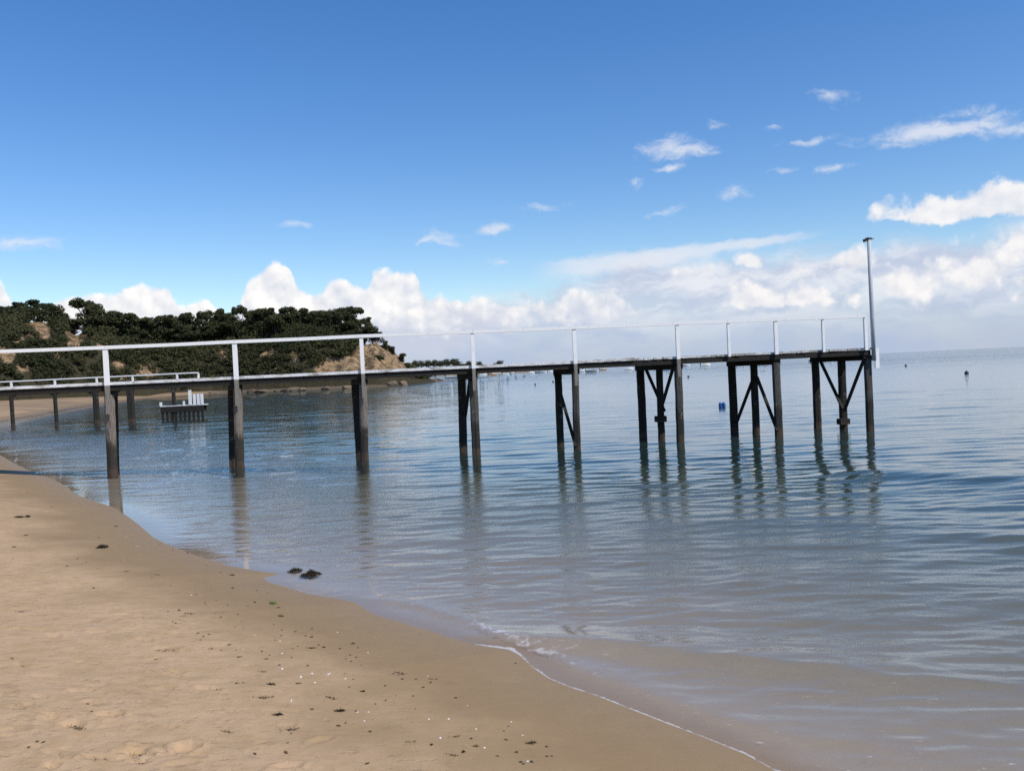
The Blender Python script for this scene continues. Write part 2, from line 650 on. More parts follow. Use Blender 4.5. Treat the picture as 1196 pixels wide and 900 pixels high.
def polar_grid(near_ratio, r0=1.4):
    th = np.concatenate([np.linspace(-180, -46, 30)[:-1], np.linspace(-46, -34, 40)[:-1], np.arange(-34, 34.001, 0.125), np.linspace(34, 46, 40)[1:], np.linspace(46, 180, 30)[1:]])
    rs = [r0]
    while rs[-1] < 16000:
        r = rs[-1]
        k = near_ratio if r < 20 else (0.0062 if r < 60 else (0.012 if r < 350 else 0.05))
        if r < 3.5:
            k = 0.02
        rs.append(r * (1 + k))
    rs = np.array(rs)
    T, RR = np.meshgrid(np.radians(th), rs)
    X, Y = RR * np.sin(T), RR * np.cos(T)
    nr, nt = X.shape
    i = np.arange(nr * nt).reshape(nr, nt)
    Q = np.stack([i[:-1, :-1], i[:-1, 1:], i[1:, 1:], i[1:, :-1]], -1).reshape(-1, 4)
    return X.ravel(), Y.ravel(), RR.ravel(), Q


def make_sand_mat():
    mm, N, out = mat('sand')
    P = geo_pos(N)
    d = N.attr('shore')
    n1 = N.noise(P, 0.9, 5, 0.6)
    n2 = N.noise(P, 5.0, 5, 0.65)
    grain = N.noise(P, 420.0, 3, 0.7)
    speck = N.noise(P, 60.0, 4, 0.7)
    wet = N.step(N.add(d, N.mad(n1, 2.4, -1.2)), 0.7, 2.3, 1.0, 0.0)
    dry_c = N.mix(n1, (0.440, 0.295, 0.168), (0.530, 0.368, 0.220))
    dry_c = N.mix(N.step(n2, 0.42, 0.66), dry_c, (0.430, 0.292, 0.158))
    pale = N.step(N.noise(P, 2.6, 5, 0.6), 0.62, 0.74)
    dry_c = N.mix(N.mul(pale, 0.35), dry_c, (0.48, 0.36, 0.25))
    wet_c = N.mix(n2, (0.255, 0.168, 0.080), (0.305, 0.207, 0.104))
    c = N.mix(wet, dry_c, wet_c)
    c = N.mix(N.step(grain, 0.30, 0.75), N.mix(0.22, c, (0.10, 0.07, 0.05)), c)
    c = N.mix(N.mul(N.step(speck, 0.63, 0.72), N.mad(wet, -0.25, 0.5)), c, (0.16, 0.10, 0.065))
    stain = N.noise(N.vmath('MULTIPLY', P, (1.0, 2.0, 1.0)), 4.2, 6, 0.72, 0.4)
    patch = N.step(N.noise(P, 0.8, 3, 0.6), 0.40, 0.62)
    c = N.mix(N.mul(N.mul(N.step(stain, 0.57, 0.66), patch), 0.42), c, (0.19, 0.115, 0.065))
    # sand lying under water is a little greener
    sub = N.step(d, -0.35, 0.0, 1.0, 0.0)
    c = N.mix(sub, c, N.mix(n2, (0.28, 0.21, 0.145), (0.34, 0.265, 0.185)))
    gx, gy, gz = N.sep(P)
    rocky = N.mul(N.step(gy, 192.0, 204.0), N.step(N.add(gx, N.mul(n1, 12.0)), -72.0, -60.0))
    c = N.mix(N.mul(N.step(gy, 60.0, 120.0), N.step(N.noise(P, 0.12, 4, 0.65), 0.30, 0.70, 0.35, 0.95)), c, (0.20, 0.145, 0.092))
    c = N.mix(rocky, c, N.mix(N.noise(P, 0.8, 4, 0.7), (0.05, 0.042, 0.032), (0.20, 0.15, 0.10)))
    rough = N.mad(N.step(d, 0.0, 1.0, 1.0, 0.0), -0.25, N.mad(wet, -0.2, 0.92))
    pits = N.step(N.noise(N.vmath('MULTIPLY', P, (1, 1.8, 1)), 9.0, 4, 0.6), 0.56, 0.70)
    h = N.add(N.mul(grain, 0.18), N.add(N.mul(speck, 0.25), N.sub(N.mul(n2, 1.0), N.mul(pits, 0.9))))
    bs = N.mul(N.mad(wet, -0.75, 1.0), 0.55)
    b = N.n('ShaderNodeBump')
    b.inputs['Distance'].default_value = 0.02
    N.put(b.inputs['Strength'], bs)
    N.put(b.inputs['Height'], h)
    principled(N, out, c, rough, N.mad(wet, 0.06, 0.12), b.outputs[0])
    return mm


def build_ground():
    X, Y, RR, Q = polar_grid(0.0042)
    Z, D = ground_h(X, Y)
    V = np.stack([X, Y, Z], 1)
    o = np_mesh('beach_ground', V, Q, make_sand_mat(), None, True, {'shore': D})
    tag(o, kind='structure')


build_ground()


# ------------------------------------------------------------------ water
def make_water_mat():
    mm, N, out = mat('sea_water')
    P = geo_pos(N)
    depth = N.attr('depth')
    foam = N.attr('foam')
    calm = N.step(depth, 0.0, 0.22, 0.22, 1.0)
    px, py, pz = N.sep(P)
    v1 = N.vmath('MULTIPLY', P, (0.55, 1.5, 1.0))
    n1 = N.noise(v1, 1.1, 3, 0.55, 0.6)
    n2 = N.noise(v1, 4.2, 3, 0.6, 0.8)
    n3 = N.noise(v1, 14.0, 2, 0.6, 0.5)
    h = N.add(N.mul(n1, 0.10), N.add(N.mul(n2, 0.042), N.mul(n3, 0.011)))
    n4 = N.noise(N.vmath('MULTIPLY', P, (0.8, 1.6, 1.0)), 22.0, 3, 0.65, 0.9)
    n5 = N.noise(N.vmath('MULTIPLY', P, (0.7, 1.5, 1.0)), 7.0, 2, 0.6, 1.2)
    sw = N.mul(N.step(depth, 0.004, 0.05), N.step(depth, 0.16, 0.5, 1.0, 0.0))
    h = N.add(h, N.mul(sw, N.add(N.mul(n4, 0.034), N.mul(n5, 0.075))))
    b = N.n('ShaderNodeBump')
    b.inputs['Distance'].default_value = 1.0
    N.put(b.inputs['Strength'], N.mul(calm, N.step(N.attr('far'), 0.0, 2.0, 0.10, 0.5, 'LINEAR')))
    N.put(b.inputs['Height'], h)
    # beyond the modelled ripples the sea stays rough: tilt the normal with a ripple noise of the same slopes
    far = N.attr('far')
    rv = N.noise(N.vmath('MULTIPLY', P, (0.35, 1.0, 1.0)), 0.9, 3, 0.65, 0.0, '3D', True)
    gust = N.noise(N.vmath('MULTIPLY', P, (0.006, 0.022, 1.0)), 1.0, 4, 0.6, 0.0, '2D')
    kk = N.mul(N.mul(far, 0.62), N.step(gust, 0.32, 0.66, 0.42, 0.95))
    kv = N.vmath('MULTIPLY', N.vmath('SUBTRACT', rv, (0.5, 0.5, 0.5)), N.comb(N.mul(kk, 0.7), kk, 0.0))
    nor = N.vmath('NORMALIZE', N.vmath('ADD', b.outputs[0], kv))
    fr = N.n('ShaderNodeFresnel')
    fr.inputs['IOR'].default_value = 1.333
    N.t.links.new(nor, fr.inputs['Normal'])
    gl = N.n('ShaderNodeBsdfGlossy')
    gl.inputs['Roughness'].default_value = 0.012
    gl.inputs['Color'].default_value = (0.97, 0.985, 1, 1)
    N.t.links.new(nor, gl.inputs['Normal'])
    # body colour of deeper, slightly milky green-blue water over a clear tinted film
    body = N.n('ShaderNodeBsdfDiffuse')
    patch = N.noise(P, 0.05, 4, 0.6)
    N.put(body.inputs['Color'], N.mix(patch, (0.026, 0.052, 0.050), (0.042, 0.072, 0.067)))
    tr = N.n('ShaderNodeBsdfTransparent')
    tint = N.mix(N.step(depth, 0.0, 0.7, 0, 1, 'LINEAR'), (0.99, 0.985, 0.97), (0.56, 0.72, 0.64))
    N.put(tr.inputs['Color'], tint)
    op = N.sub(1.0, N.m('POWER', 2.718, N.mul(N.m('MAXIMUM', depth, 0.0), -1.15)))
    op = N.m('MINIMUM', op, 1.0, clamp=True)
    mx1 = N.n('ShaderNodeMixShader')
    N.put(mx1.inputs[0], op)
    N.t.links.new(tr.outputs[0], mx1.inputs[1])
    N.t.links.new(body.outputs[0], mx1.inputs[2])
    mx2 = N.n('ShaderNodeMixShader')
    bk = N.n('ShaderNodeNewGeometry').outputs['Backfacing']
    N.put(mx2.inputs[0], N.mul(fr.outputs[0], N.sub(1.0, bk)))
    N.t.links.new(mx1.outputs[0], mx2.inputs[1])
    N.t.links.new(gl.outputs[0], mx2.inputs[2])
    # broken foam along the edge of the swash
    fd = N.n('ShaderNodeBsdfDiffuse')
    fd.inputs['Color'].default_value = (0.80, 0.82, 0.85, 1)
    fv = N.voronoi(N.vmath('ADD', P, N.vmath('MULTIPLY', N.noise(P, 5, 3, 0.6, 0, '3D', True), (0.18, 0.18, 0))), 11.0, 0.2, '3D')
    fn = N.noise(P, 26.0, 4, 0.65)
    fm = N.step(N.add(N.add(foam, N.mul(fv, 0.42)), N.mad(fn, 0.7, -0.35)), 0.68, 0.98)
    fm = N.mul(fm, N.mul(N.step(foam, 0.02, 0.3), 0.32))
    dist = N.attr('dist')
    en = N.noise(P, 3.5, 4, 0.6)
    ew = N.mul(N.attr('lead'), N.step(en, 0.36, 0.68, 0.009, 0.024))
    ed = N.step(N.add(dist, N.mad(fn, 0.05, -0.025)), N.sub(0.026, N.mul(ew, 0.9)), N.sub(0.034, N.mul(ew, 0.6)))
    fm = N.m('MAXIMUM', fm, N.mul(N.mul(ed, N.step(ew, 0.003, 0.016)), 0.40))
    fk = N.noise(N.vmath('MULTIPLY', P, (0.6, 1.7, 1)), 24.0, 4, 0.7, 0.6)
    fm = N.m('MAXIMUM', fm, N.mul(N.mul(N.step(fk, 0.63, 0.72), N.mul(N.step(depth, 0.006, 0.02), N.step(depth, 0.05, 0.13, 1, 0))), N.mul(N.step(N.noise(P, 1.6, 3, 0.5), 0.42, 0.62), 0.5)))
    mx3 = N.n('ShaderNodeMixShader')
    N.put(mx3.inputs[0], fm)
    N.t.links.new(mx2.outputs[0], mx3.inputs[1])
    N.t.links.new(fd.outputs[0], mx3.inputs[2])
    N.t.links.new(mx3.outputs[0], out.inputs[0])
    return mm


def line_dist(x, y, pts):
    """distance to a polyline, signed (positive on its left), and the parameter along it"""
    best = np.full(x.shape, 1e18)
    sg = np.ones(x.shape)
    par = np.zeros(x.shape)
    n = len(pts) - 1
    for i in range(n):
        ax, ay = pts[i]
        bx, by = pts[i + 1]
        ex, ey = bx - ax, by - ay
        t = np.clip(((x - ax) * ex + (y - ay) * ey) / (ex * ex + ey * ey), 0, 1)
        dx, dy = x - ax - t * ex, y - ay - t * ey
        q = dx * dx + dy * dy
        w = q < best
        best = np.where(w, q, best)
        sg = np.where(w, np.sign(ex * (y - ay) - ey * (x - ax)), sg)
        par = np.where(w, (i + t) / n, par)
    return np.sqrt(best) * sg, par


def crest(x, y, z, px_pts, height, back, front, e0=0.12, e1=0.12):
    pts = [tuple(on_z(*p)[:2]) for p in px_pts]
    d, p = line_dist(x, y, pts)
    d = d + 0.12 * fbm(x * 1.6, y * 1.6, 2, 77)
    w = np.where(d > 0, back, front)
    env = smooth(0, e0, p) * (1 - smooth(1 - e1, 1, p))
    return height * np.exp(-(d / w) ** 2) * env


def build_water():
    X, Y, RR, Q = polar_grid(0.0042)
    G, D = ground_h(X, Y)
    depth = np.maximum(-G, 0)
    amp = smooth(0.01, 0.28, depth)
    spacing = np.where(RR < 20, RR * 0.0042, np.where(RR < 60, RR * 0.0062, np.where(RR < 350, RR * 0.012, RR * 0.05)))
    Z = np.zeros_like(X)
    # wind ripples and a low swell running in towards the beach
    for i in range(190):
        lam = 0.13 * (24 ** (nrng.random() ** 1.15))
        ang = nrng.normal(0, 0.29 if lam < 0.6 else 0.22) + 0.07
        kx, ky = math.sin(ang) * 2 * math.pi / lam, math.cos(ang) * 2 * math.pi / lam
        a = 0.0205 * lam / 6.283 * (1.15 if lam < 0.35 else 1.0 if lam < 0.9 else (0.55 if lam < 1.7 else 0.30))
        ph = nrng.random() * 6.28
        gate = 1 - smooth(lam / 4.5, lam / 2.6, spacing)
        warp = 0.5 * vnoise(X / (lam * 5), Y / (lam * 5), i)
        pat = 0.55 + 1.1 * vnoise(X / (lam * 7) + i, Y / (lam * 3.5), i + 200)
        aml = smooth(0.003, 0.06 + 0.09 * lam, depth)
        Z += a * aml * gate * pat * np.sin(kx * X + ky * Y + ph + warp * 5)
    Z *= 0.85
    # gusts: patches of rougher and calmer water
    Z *= 0.75 + 0.7 * np.clip(fbm(X / 14, Y / 7, 3, 61) + 0.35, 0, 1)
    # the low wave about to spill in the right foreground and the little bore of the swash
    Z += crest(X, Y, Z, [(1330, 818), (1196, 803), (1060, 792), (920, 782), (800, 769), (700, 757), (600, 748), (500, 742)][::-1], 0.080, 0.42, 0.15, 0.3, 0.5)
    Z += crest(X, Y, Z, [(1400, 600), (1196, 562), (1100, 556), (1010, 552), (930, 552)][::-1], 0.07, 1.4, 0.8, 0.3, 0.1)
    Z += crest(X, Y, Z, [(1300, 640), (1150, 625), (980, 612), (820, 610), (700, 615)][::-1], 0.03, 1.0, 0.5, 0.2, 0.1)
    Z += crest(X, Y, Z, [(1300, 705), (1120, 690), (960, 684), (800, 690)][::-1], 0.022, 0.7, 0.35, 0.2, 0.1)
    bore = [(1196, 880), (1060, 872), (940, 862), (840, 838), (760, 812), (690, 790), (650, 772), (610, 757), (572, 741), (535, 722), (500, 712), (460, 704), (420, 698)]
    Z += crest(X, Y, Z, bore[::-1], 0.016, 0.22, 0.09, 0.08, 0.15) * smooth(0.004, 0.02, depth)
    # foam
    bp = [tuple(on_z(*p)[:2]) for p in bore[::-1]]
    bd, par = line_dist(X, Y, bp)
    foam = 0.40 * np.exp(-((bd - 0.03) / 0.10) ** 2) * smooth(0.1, 0.3, par) * (1 - 0.7 * smooth(0.35, 0.65, par))
    foam += 0.34 * np.exp(-((bd - 0.25) / 0.3) ** 2) * smooth(0.2, 0.34, par) * (1 - 0.45 * smooth(0.5, 0.7, par))
    foam += 0.16 * np.exp(-((bd - 0.9) / 0.6) ** 2) * smooth(0.3, 0.5, par)
    _, par2 = line_dist(X, Y, near_shore[:12])
    edge = np.exp(-(np.maximum(-D, 0) / 0.016) ** 2) * (0.90 + 0.9 * fbm(X * 4, Y * 4, 3, 3))
    lead = np.where((X > -0.4) & (Y < 7.6), 0.62, 0.0) + np.where((X < -1.6) & (Y < 15) & (Y > 8.5), 0.14, 0.0)
    foam *= (RR < 20)
    # keep the film of the last wash lying on the sand at the very edge
    film = np.where((D > 0) & (D < 0.4), 0, 0)
    V = np.stack([X, Y, Z + 0.004 + film], 1)
    keep = (D[Q].min(1) < 0.5)
    o = np_mesh('sea_water', V, Q[keep], make_water_mat(), None, True, {'depth': np.where(D < 0, depth, 0), 'foam': foam, 'dist': D, 'lead': lead * 1.5, 'far': 0.35 * smooth(10, 50, RR) + 1.65 * smooth(50, 260, RR)})
    tag(o, kind='structure')


build_water()


# ------------------------------------------------------------------ timber and paint
def mk_paint():
    mm, N, out = mat('white_paint')
    P = geo_pos(N)
    n = N.noise(N.vmath('MULTIPLY', P, (3, 3, 0.8)), 6, 5, 0.65)
    n2 = N.noise(P, 40, 3, 0.7)
    c = N.mix(N.step(n, 0.52, 0.75), (0.83, 0.825, 0.80), (0.66, 0.655, 0.63))
    c = N.mix(N.step(n2, 0.70, 0.80), c, (0.42, 0.40, 0.36))
    principled(N, out, c, 0.55, 0.3, bump(N, n2, 0.3, 0.01))
    return mm


def mk_deckedge():
    mm, N, out = mat('worn_deck_boards')
    P = geo_pos(N)
    n = N.noise(N.vmath('MULTIPLY', P, (1, 1, 3)), 2.2, 5, 0.7)
    n2 = N.noise(N.vmath('MULTIPLY', P, (8, 2, 8)), 3.0, 4, 0.7)
    far = N.step(N.sep(P)[0], -1.0, 6.5)
    c = N.mix(N.step(N.add(n, N.mul(far, 0.10)), 0.46, 0.68), (0.72, 0.72, 0.71), (0.30, 0.275, 0.24))
    c = N.mix(N.step(n2, 0.55, 0.7), c, (0.14, 0.12, 0.10))
    principled(N, out, c, 0.8, 0.2, bump(N, n2, 0.4, 0.01))
    return mm


def mk_timber(name, top_a, top_b, tide=True):
    mm, N, out = mat(name)
    P = geo_pos(N)
    _, _, z = N.sep(P)
    g = N.noise(N.vmath('MULTIPLY', P, (9, 9, 0.9)), 2.2, 6, 0.68)
    g2 = N.noise(N.vmath('MULTIPLY', P, (26, 26, 2.0)), 2.0, 4, 0.7)
    b = N.noise(P, 1.3, 3, 0.6)
    c = N.mix(g, top_a, top_b)
    c = N.mix(N.mul(N.step(g2, 0.52, 0.66), 0.75), c, tuple(v * 0.35 for v in top_a))
    if tide:
        zz = N.add(z, N.mad(g, 0.5, N.mad(b, 0.5, -0.5)))
        wetb = N.step(zz, 0.78, 1.02, 1.0, 0.0)
        c = N.mix(N.mul(wetb, 0.92), c, N.mix(g2, (0.012, 0.012, 0.010), (0.045, 0.04, 0.032)))
        low = N.step(N.add(z, N.mad(g2, 0.2, N.mad(b, 0.5, -0.35))), 0.14, 0.26, 1.0, 0.0)
        c = N.mix(N.mul(low, 0.55), c, N.mix(g, (0.07, 0.042, 0.028), (0.13, 0.085, 0.06)))
        weed = N.mul(N.step(N.noise(P, 9, 4, 0.65), 0.55, 0.7), N.step(z, 0.75, 0.95, 1, 0))
        c = N.mix(N.mul(weed, 0.7), c, (0.02, 0.022, 0.014))
        lich = N.mul(N.step(N.noise(P, 6, 4, 0.6), 0.6, 0.7), N.step(z, 0.3, 0.9))
        c = N.mix(N.mul(lich, 0.45), c, (0.24, 0.25, 0.19))
    principled(N, out, c, 0.85, 0.2, bump(N, N.add(g2, g), 0.7, 0.02))
    return mm


def mk_flat(name, color, rough=0.6, spec=0.3, var=0.25, scale=3.0):
    mm, N, out = mat(name)
    n = N.noise(obj_pos(N), scale, 4, 0.6)
    c = N.mix(n, tuple(v * (1 - var) for v in color), tuple(min(1, v * (1 + var)) for v in color))
    principled(N, out, c, rough, spec)
    return mm


M_PAINT, M_EDGE = mk_paint(), mk_deckedge()
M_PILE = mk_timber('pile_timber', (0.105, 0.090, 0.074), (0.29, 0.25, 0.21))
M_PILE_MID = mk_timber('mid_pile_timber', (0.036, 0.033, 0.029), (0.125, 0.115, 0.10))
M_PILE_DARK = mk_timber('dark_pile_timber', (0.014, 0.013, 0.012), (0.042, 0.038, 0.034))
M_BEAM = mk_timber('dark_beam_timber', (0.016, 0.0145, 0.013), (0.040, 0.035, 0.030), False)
M_FOOT = mk_timber('weathered_post_timber', (0.16, 0.145, 0.125), (0.29, 0.27, 0.235), False)
M_POLE = mk_flat('grey_painted_pole', (0.42, 0.435, 0.455), 0.5, 0.3, 0.2, 6)
M_BLACK = mk_flat('black_fitting', (0.02, 0.02, 0.022), 0.5)


def rough_pile(p_top, p_bot, r0, r1, material, parent, seed):
    rn = random.Random(seed)
    n = 14
    prof = [1 + rn.uniform(-.09, .09) for _ in range(n)]
    mb = MB()
    p_top, p_bot = Vector(p_top), Vector(p_bot)
    steps = 16
    base = 0
    for i in range(steps + 1):
        t = i / steps
        p = p_top.lerp(p_bot, t) + Vector((rn.uniform(-1, 1), rn.uniform(-1, 1), 0)) * 0.004
        r = r0 + (r1 - r0) * t
        for j in range(n):
            a = 2 * math.pi * j / n
            # squarish log
            sq = 1.0 / max(abs(math.cos(a)), abs(math.sin(a))) * 0.45 + 0.55
            rr = r * sq * prof[j] * (1 + rn.uniform(-.025, .025))
            mb.v.append(p + Vector((rr * math.cos(a), rr * math.sin(a), 0)))
    for i in range(steps):
        for j in range(n):
            q = (j + 1) % n
            a = i * n
            mb.f.append((a + n + j, a + n + q, a + q, a + j))
    mb.f.append(tuple(range(n)))
    mb.f.append(tuple(steps * n + j for j in reversed(range(n))))
    return mb.build('pile', material, parent, False)


# ------------------------------------------------------------------ the near jetty
JA, JB = Vector((-10.5, 23.05, 0)), Vector((10.4, 25.6, 0))     # near edge of the deck
JD = (JB - JA).normalized()
JN = Vector((-JD.y, JD.x, 0))                                   # away from the camera
DECK_Z, RAIL_Z = 2.425, 3.37
PLANK_T = 0.055


def on_jetty(px, py, off=0.0, A=None, Nn=None):
    A = A or JA
    Nn = Nn or JN
    d = ray(px, py)
    t = (Nn.dot(A) + off - 0.0) / Nn.dot(d)
    return Vector((d.x * t, d.y * t, H_CAM + d.z * t))


def js(p):
    return (p - JA).dot(JD)


def jp(s, off, z):
    return JA + JD * s + JN * off + Vector((0, 0, z))


def s_at(px, py, off=0.0):
    return js(on_jetty(px, py, off))


def build_near_jetty():
    root = empty('jetty', jp(0, 0.7, 0))
    tag(root, 'long white-railed timber jetty on dark piles crossing the whole view in front', 'jetty')
    off0 = root.location.copy()

    class Rel:      # parts are written in the root's own space
        pass

    def L(p):
        return Vector(p) - off0
    s0, s1 = s_at(-330, 470), s_at(1017, 408)
    sp = s_at(742, 425)                                      # where the deck widens into the head
    W1, W2 = 1.45, 2.45
    rn = random.Random(5)
    # deck: separate boards with slightly uneven ends, one mesh
    mb = MB()
    s = s0
    while s < s1:
        w = 0.14
        wd = W2 if s > sp else W1
        a = rn.uniform(-0.012, 0.018)
        z = DECK_Z - PLANK_T / 2 + rn.uniform(-.005, .005)
        c = jp(s + w / 2, wd / 2 - a, z)
        mb.box(L(c), JD * (w / 2 - 0.004), JN * (wd / 2 + 0.02), Vector((0, 0, PLANK_T / 2)))
        s += w
    mb.build('deck', M_EDGE, root)
    # kerb board along the near edge, a little above the boards
    mb = MB()
    pxs = [-330, -23, 126, 277, 424, 553, 671, 742]
    for a, b in zip(pxs[:-1], pxs[1:]):
        sa, sb = s_at(a, 450), s_at(b, 440)
        h = 0.0 + rn.uniform(0, 0.008)
        mb.box(L(jp((sa + sb) / 2, -0.035, DECK_Z - 0.024 + h)), JD * ((sb - sa) / 2 - 0.006), JN * 0.012, Vector((0, 0, 0.038)))
    mb.build('edge_board', M_EDGE, root)
    # stringers
    for off in (0.05, 0.72, W1 - 0.05):
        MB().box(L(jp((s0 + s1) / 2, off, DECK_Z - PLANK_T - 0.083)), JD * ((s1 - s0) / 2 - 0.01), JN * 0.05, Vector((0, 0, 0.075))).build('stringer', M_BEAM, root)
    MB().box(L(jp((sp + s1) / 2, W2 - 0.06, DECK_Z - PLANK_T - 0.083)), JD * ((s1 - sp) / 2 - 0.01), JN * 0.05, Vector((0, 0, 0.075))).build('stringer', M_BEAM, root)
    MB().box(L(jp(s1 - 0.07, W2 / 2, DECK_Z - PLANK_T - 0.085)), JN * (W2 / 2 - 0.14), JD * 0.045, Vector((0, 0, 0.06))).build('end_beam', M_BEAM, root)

    zt = DECK_Z - PLANK_T - 0.012
    # piles: (top px, top py), (waterline px, py), offset from the near edge, radius, material
    piles = [
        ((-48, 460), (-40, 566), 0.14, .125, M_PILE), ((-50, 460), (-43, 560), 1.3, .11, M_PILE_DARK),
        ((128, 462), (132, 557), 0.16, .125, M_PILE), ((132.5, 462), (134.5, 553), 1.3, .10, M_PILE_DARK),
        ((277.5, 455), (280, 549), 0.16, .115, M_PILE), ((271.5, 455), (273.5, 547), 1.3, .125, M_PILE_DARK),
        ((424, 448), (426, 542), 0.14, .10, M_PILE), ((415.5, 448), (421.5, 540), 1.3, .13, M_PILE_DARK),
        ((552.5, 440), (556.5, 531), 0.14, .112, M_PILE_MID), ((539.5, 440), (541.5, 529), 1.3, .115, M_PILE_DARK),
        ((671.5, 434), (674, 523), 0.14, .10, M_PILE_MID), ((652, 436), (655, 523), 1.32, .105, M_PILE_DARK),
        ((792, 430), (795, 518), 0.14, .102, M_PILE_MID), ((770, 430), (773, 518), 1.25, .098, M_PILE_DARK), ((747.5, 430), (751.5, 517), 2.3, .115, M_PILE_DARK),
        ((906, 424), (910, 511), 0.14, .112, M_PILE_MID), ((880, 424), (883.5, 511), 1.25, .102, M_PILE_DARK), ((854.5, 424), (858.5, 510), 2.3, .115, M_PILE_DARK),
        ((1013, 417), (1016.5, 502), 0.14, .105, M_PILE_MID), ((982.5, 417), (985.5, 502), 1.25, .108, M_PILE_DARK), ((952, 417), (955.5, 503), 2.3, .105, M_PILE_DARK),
    ]
    ends = []
    for i, (a, b, off, r, mt) in enumerate(piles):
        pt, pb = on_jetty(*a, off), on_jetty(*b, off)
        d = (pt - pb) / (pt.z - pb.z)
        pt = pb + d * (zt - 0.24 - pb.z)
        pb = pb + d * (-1.6 - pb.z)
        ends.append((pt, pb))
        rough_pile(L(pt), L(pb), r, r * 1.06, mt, root, 40 + i)
    # cross heads over each bent
    for k in ((0, 1), (2, 3), (4, 5), (6, 7), (8, 9), (10, 11), (12, 13, 14), (15, 16, 17), (18, 19, 20)):
        a, b = ends[k[0]][0].copy(), ends[k[-1]][0].copy()
        a.z = b.z = zt - 0.22
        ext = (b - a).normalized() * 0.12
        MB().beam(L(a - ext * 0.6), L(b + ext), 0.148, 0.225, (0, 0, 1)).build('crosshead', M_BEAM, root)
    # diagonal braces
    def brace(p0, o0, p1, o1, w=.085):
        a, b = on_jetty(*p0, o0), on_jetty(*p1, o1)
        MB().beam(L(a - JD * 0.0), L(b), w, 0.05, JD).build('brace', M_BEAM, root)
    brace((549, 442), 0.0, (543.5, 486), 1.22)
    brace((648, 436), 1.18, (672.5, 521), 0.02)
    brace((754, 430), 2.2, (776, 480), 0.9)
    brace((786, 430), 0.1, (769, 488), 0.95)
    brace((880, 441), 1.1, (860.5, 493), 2.1)
    brace((884, 440), 1.0, (908, 503), 0.02)
    brace((956.5, 418), 2.15, (985, 478), 1.0)
    brace((1010, 417), 0.02, (986, 480), 1.0)
    # chocks where two braces meet
    for px, py in ((771.5, 489), (985, 492)):
        c = on_jetty(px, py, 1.08)
        MB().box(L(c), JD * 0.15, JN * 0.13, Vector((0, 0, 0.085))).build('collar', M_PILE_DARK, root)

    # rail posts
    posts = [(-24, .12), (126, .12), (276.5, .115), (424, .10), (553, .10), (671.5, .10), (791.5, .10), (851, .07), (906, .10), (961, .065), (1010.5, .09)]
    feet = {126: 0.74, 276.5: 0.70, 424: 0.66, 553: 0.60, 671.5: 0.60, 791.5: 0.5, -24: .7}
    tops = []
    for px, w in posts:
        yd = 460.7 - .047 * px - 6
        s_ = s_at(px, yd, -0.03)
        off = -0.085
        zb = DECK_Z - 0.07
        p0, p1 = jp(s_, off, zb), jp(s_, off, RAIL_Z - 0.04)
        po = MB().beam(L(p0), L(p1), w, 0.075, JD).build('rail_post', M_PAINT, root)
        if px in feet:
            MB().beam(L(jp(s_, off, zb - feet[px])), L(jp(s_, off, zb - 0.001)), w * 0.92, 0.08, JD).build('post_foot', M_FOOT, po)
        tops.append(s_)
    # hand rail: a flat board, butted over the main posts
    rz = RAIL_Z
    ss = [s0] + [t for t, (q, w) in zip(tops, posts) if w > .08 or q > 1000]
    mb = MB()
    zs = [rz - 0.02 + rn.uniform(-.012, .012) for _ in ss]
    for a, b, za, zb in zip(ss[:-1], ss[1:], zs[:-1], zs[1:]):
        half = (b - a) / 2 - 0.004
        zm = (za + zb) / 2 - 0.006                       # the boards sag a little between posts
        mb.box(L(jp((3 * a + b) / 4, -0.07, (za + zm) / 2)), JD * (half / 2) + Vector((0, 0, (zm - za) / 2)), JN * 0.07, Vector((0, 0, 0.043)))
        mb.box(L(jp((a + 3 * b) / 4, -0.07, (zm + zb) / 2)), JD * (half / 2) + Vector((0, 0, (zb - zm) / 2)), JN * 0.07, Vector((0, 0, 0.043)))
    mb.build('handrail', M_PAINT, root)
    # tall pole at the head
    pa = on_jetty(1019.5, 404, -0.02)
    pole_s = js(pa)
    pl = MB()
    pl.tube([L(jp(pole_s, -0.05, 2.05)), L(jp(pole_s - 0.005, -0.05, 3.4)), L(jp(pole_s - 0.01, -0.05, 5.52))], [0.06, 0.06, 0.056], 12)
    po = pl.build('light_pole', M_POLE, root, True)
    hd = MB()
    hd.box(L(jp(pole_s - 0.02, -0.05, 5.545)), JD * 0.07, JN * 0.05, Vector((0, 0, 0.03)))
    hd.beam(L(jp(pole_s - 0.02, -0.05, 5.555)), L(jp(pole_s - 0.17, -0.05, 5.49)), 0.08, 0.08, JN)
    hd.box(L(jp(pole_s + 0.09, -0.05, 5.545)), JD * 0.05, JN * 0.012, Vector((0, 0, 0.010)))
    hd.build('lamp_head', M_BLACK, po)
    MB().box(L(jp(pole_s + 0.085, -0.06, 2.12)), JD * 0.062, JN * 0.022, Vector((0, 0, 0.29))).build('fender_board', M_PAINT, root)


build_near_jetty()


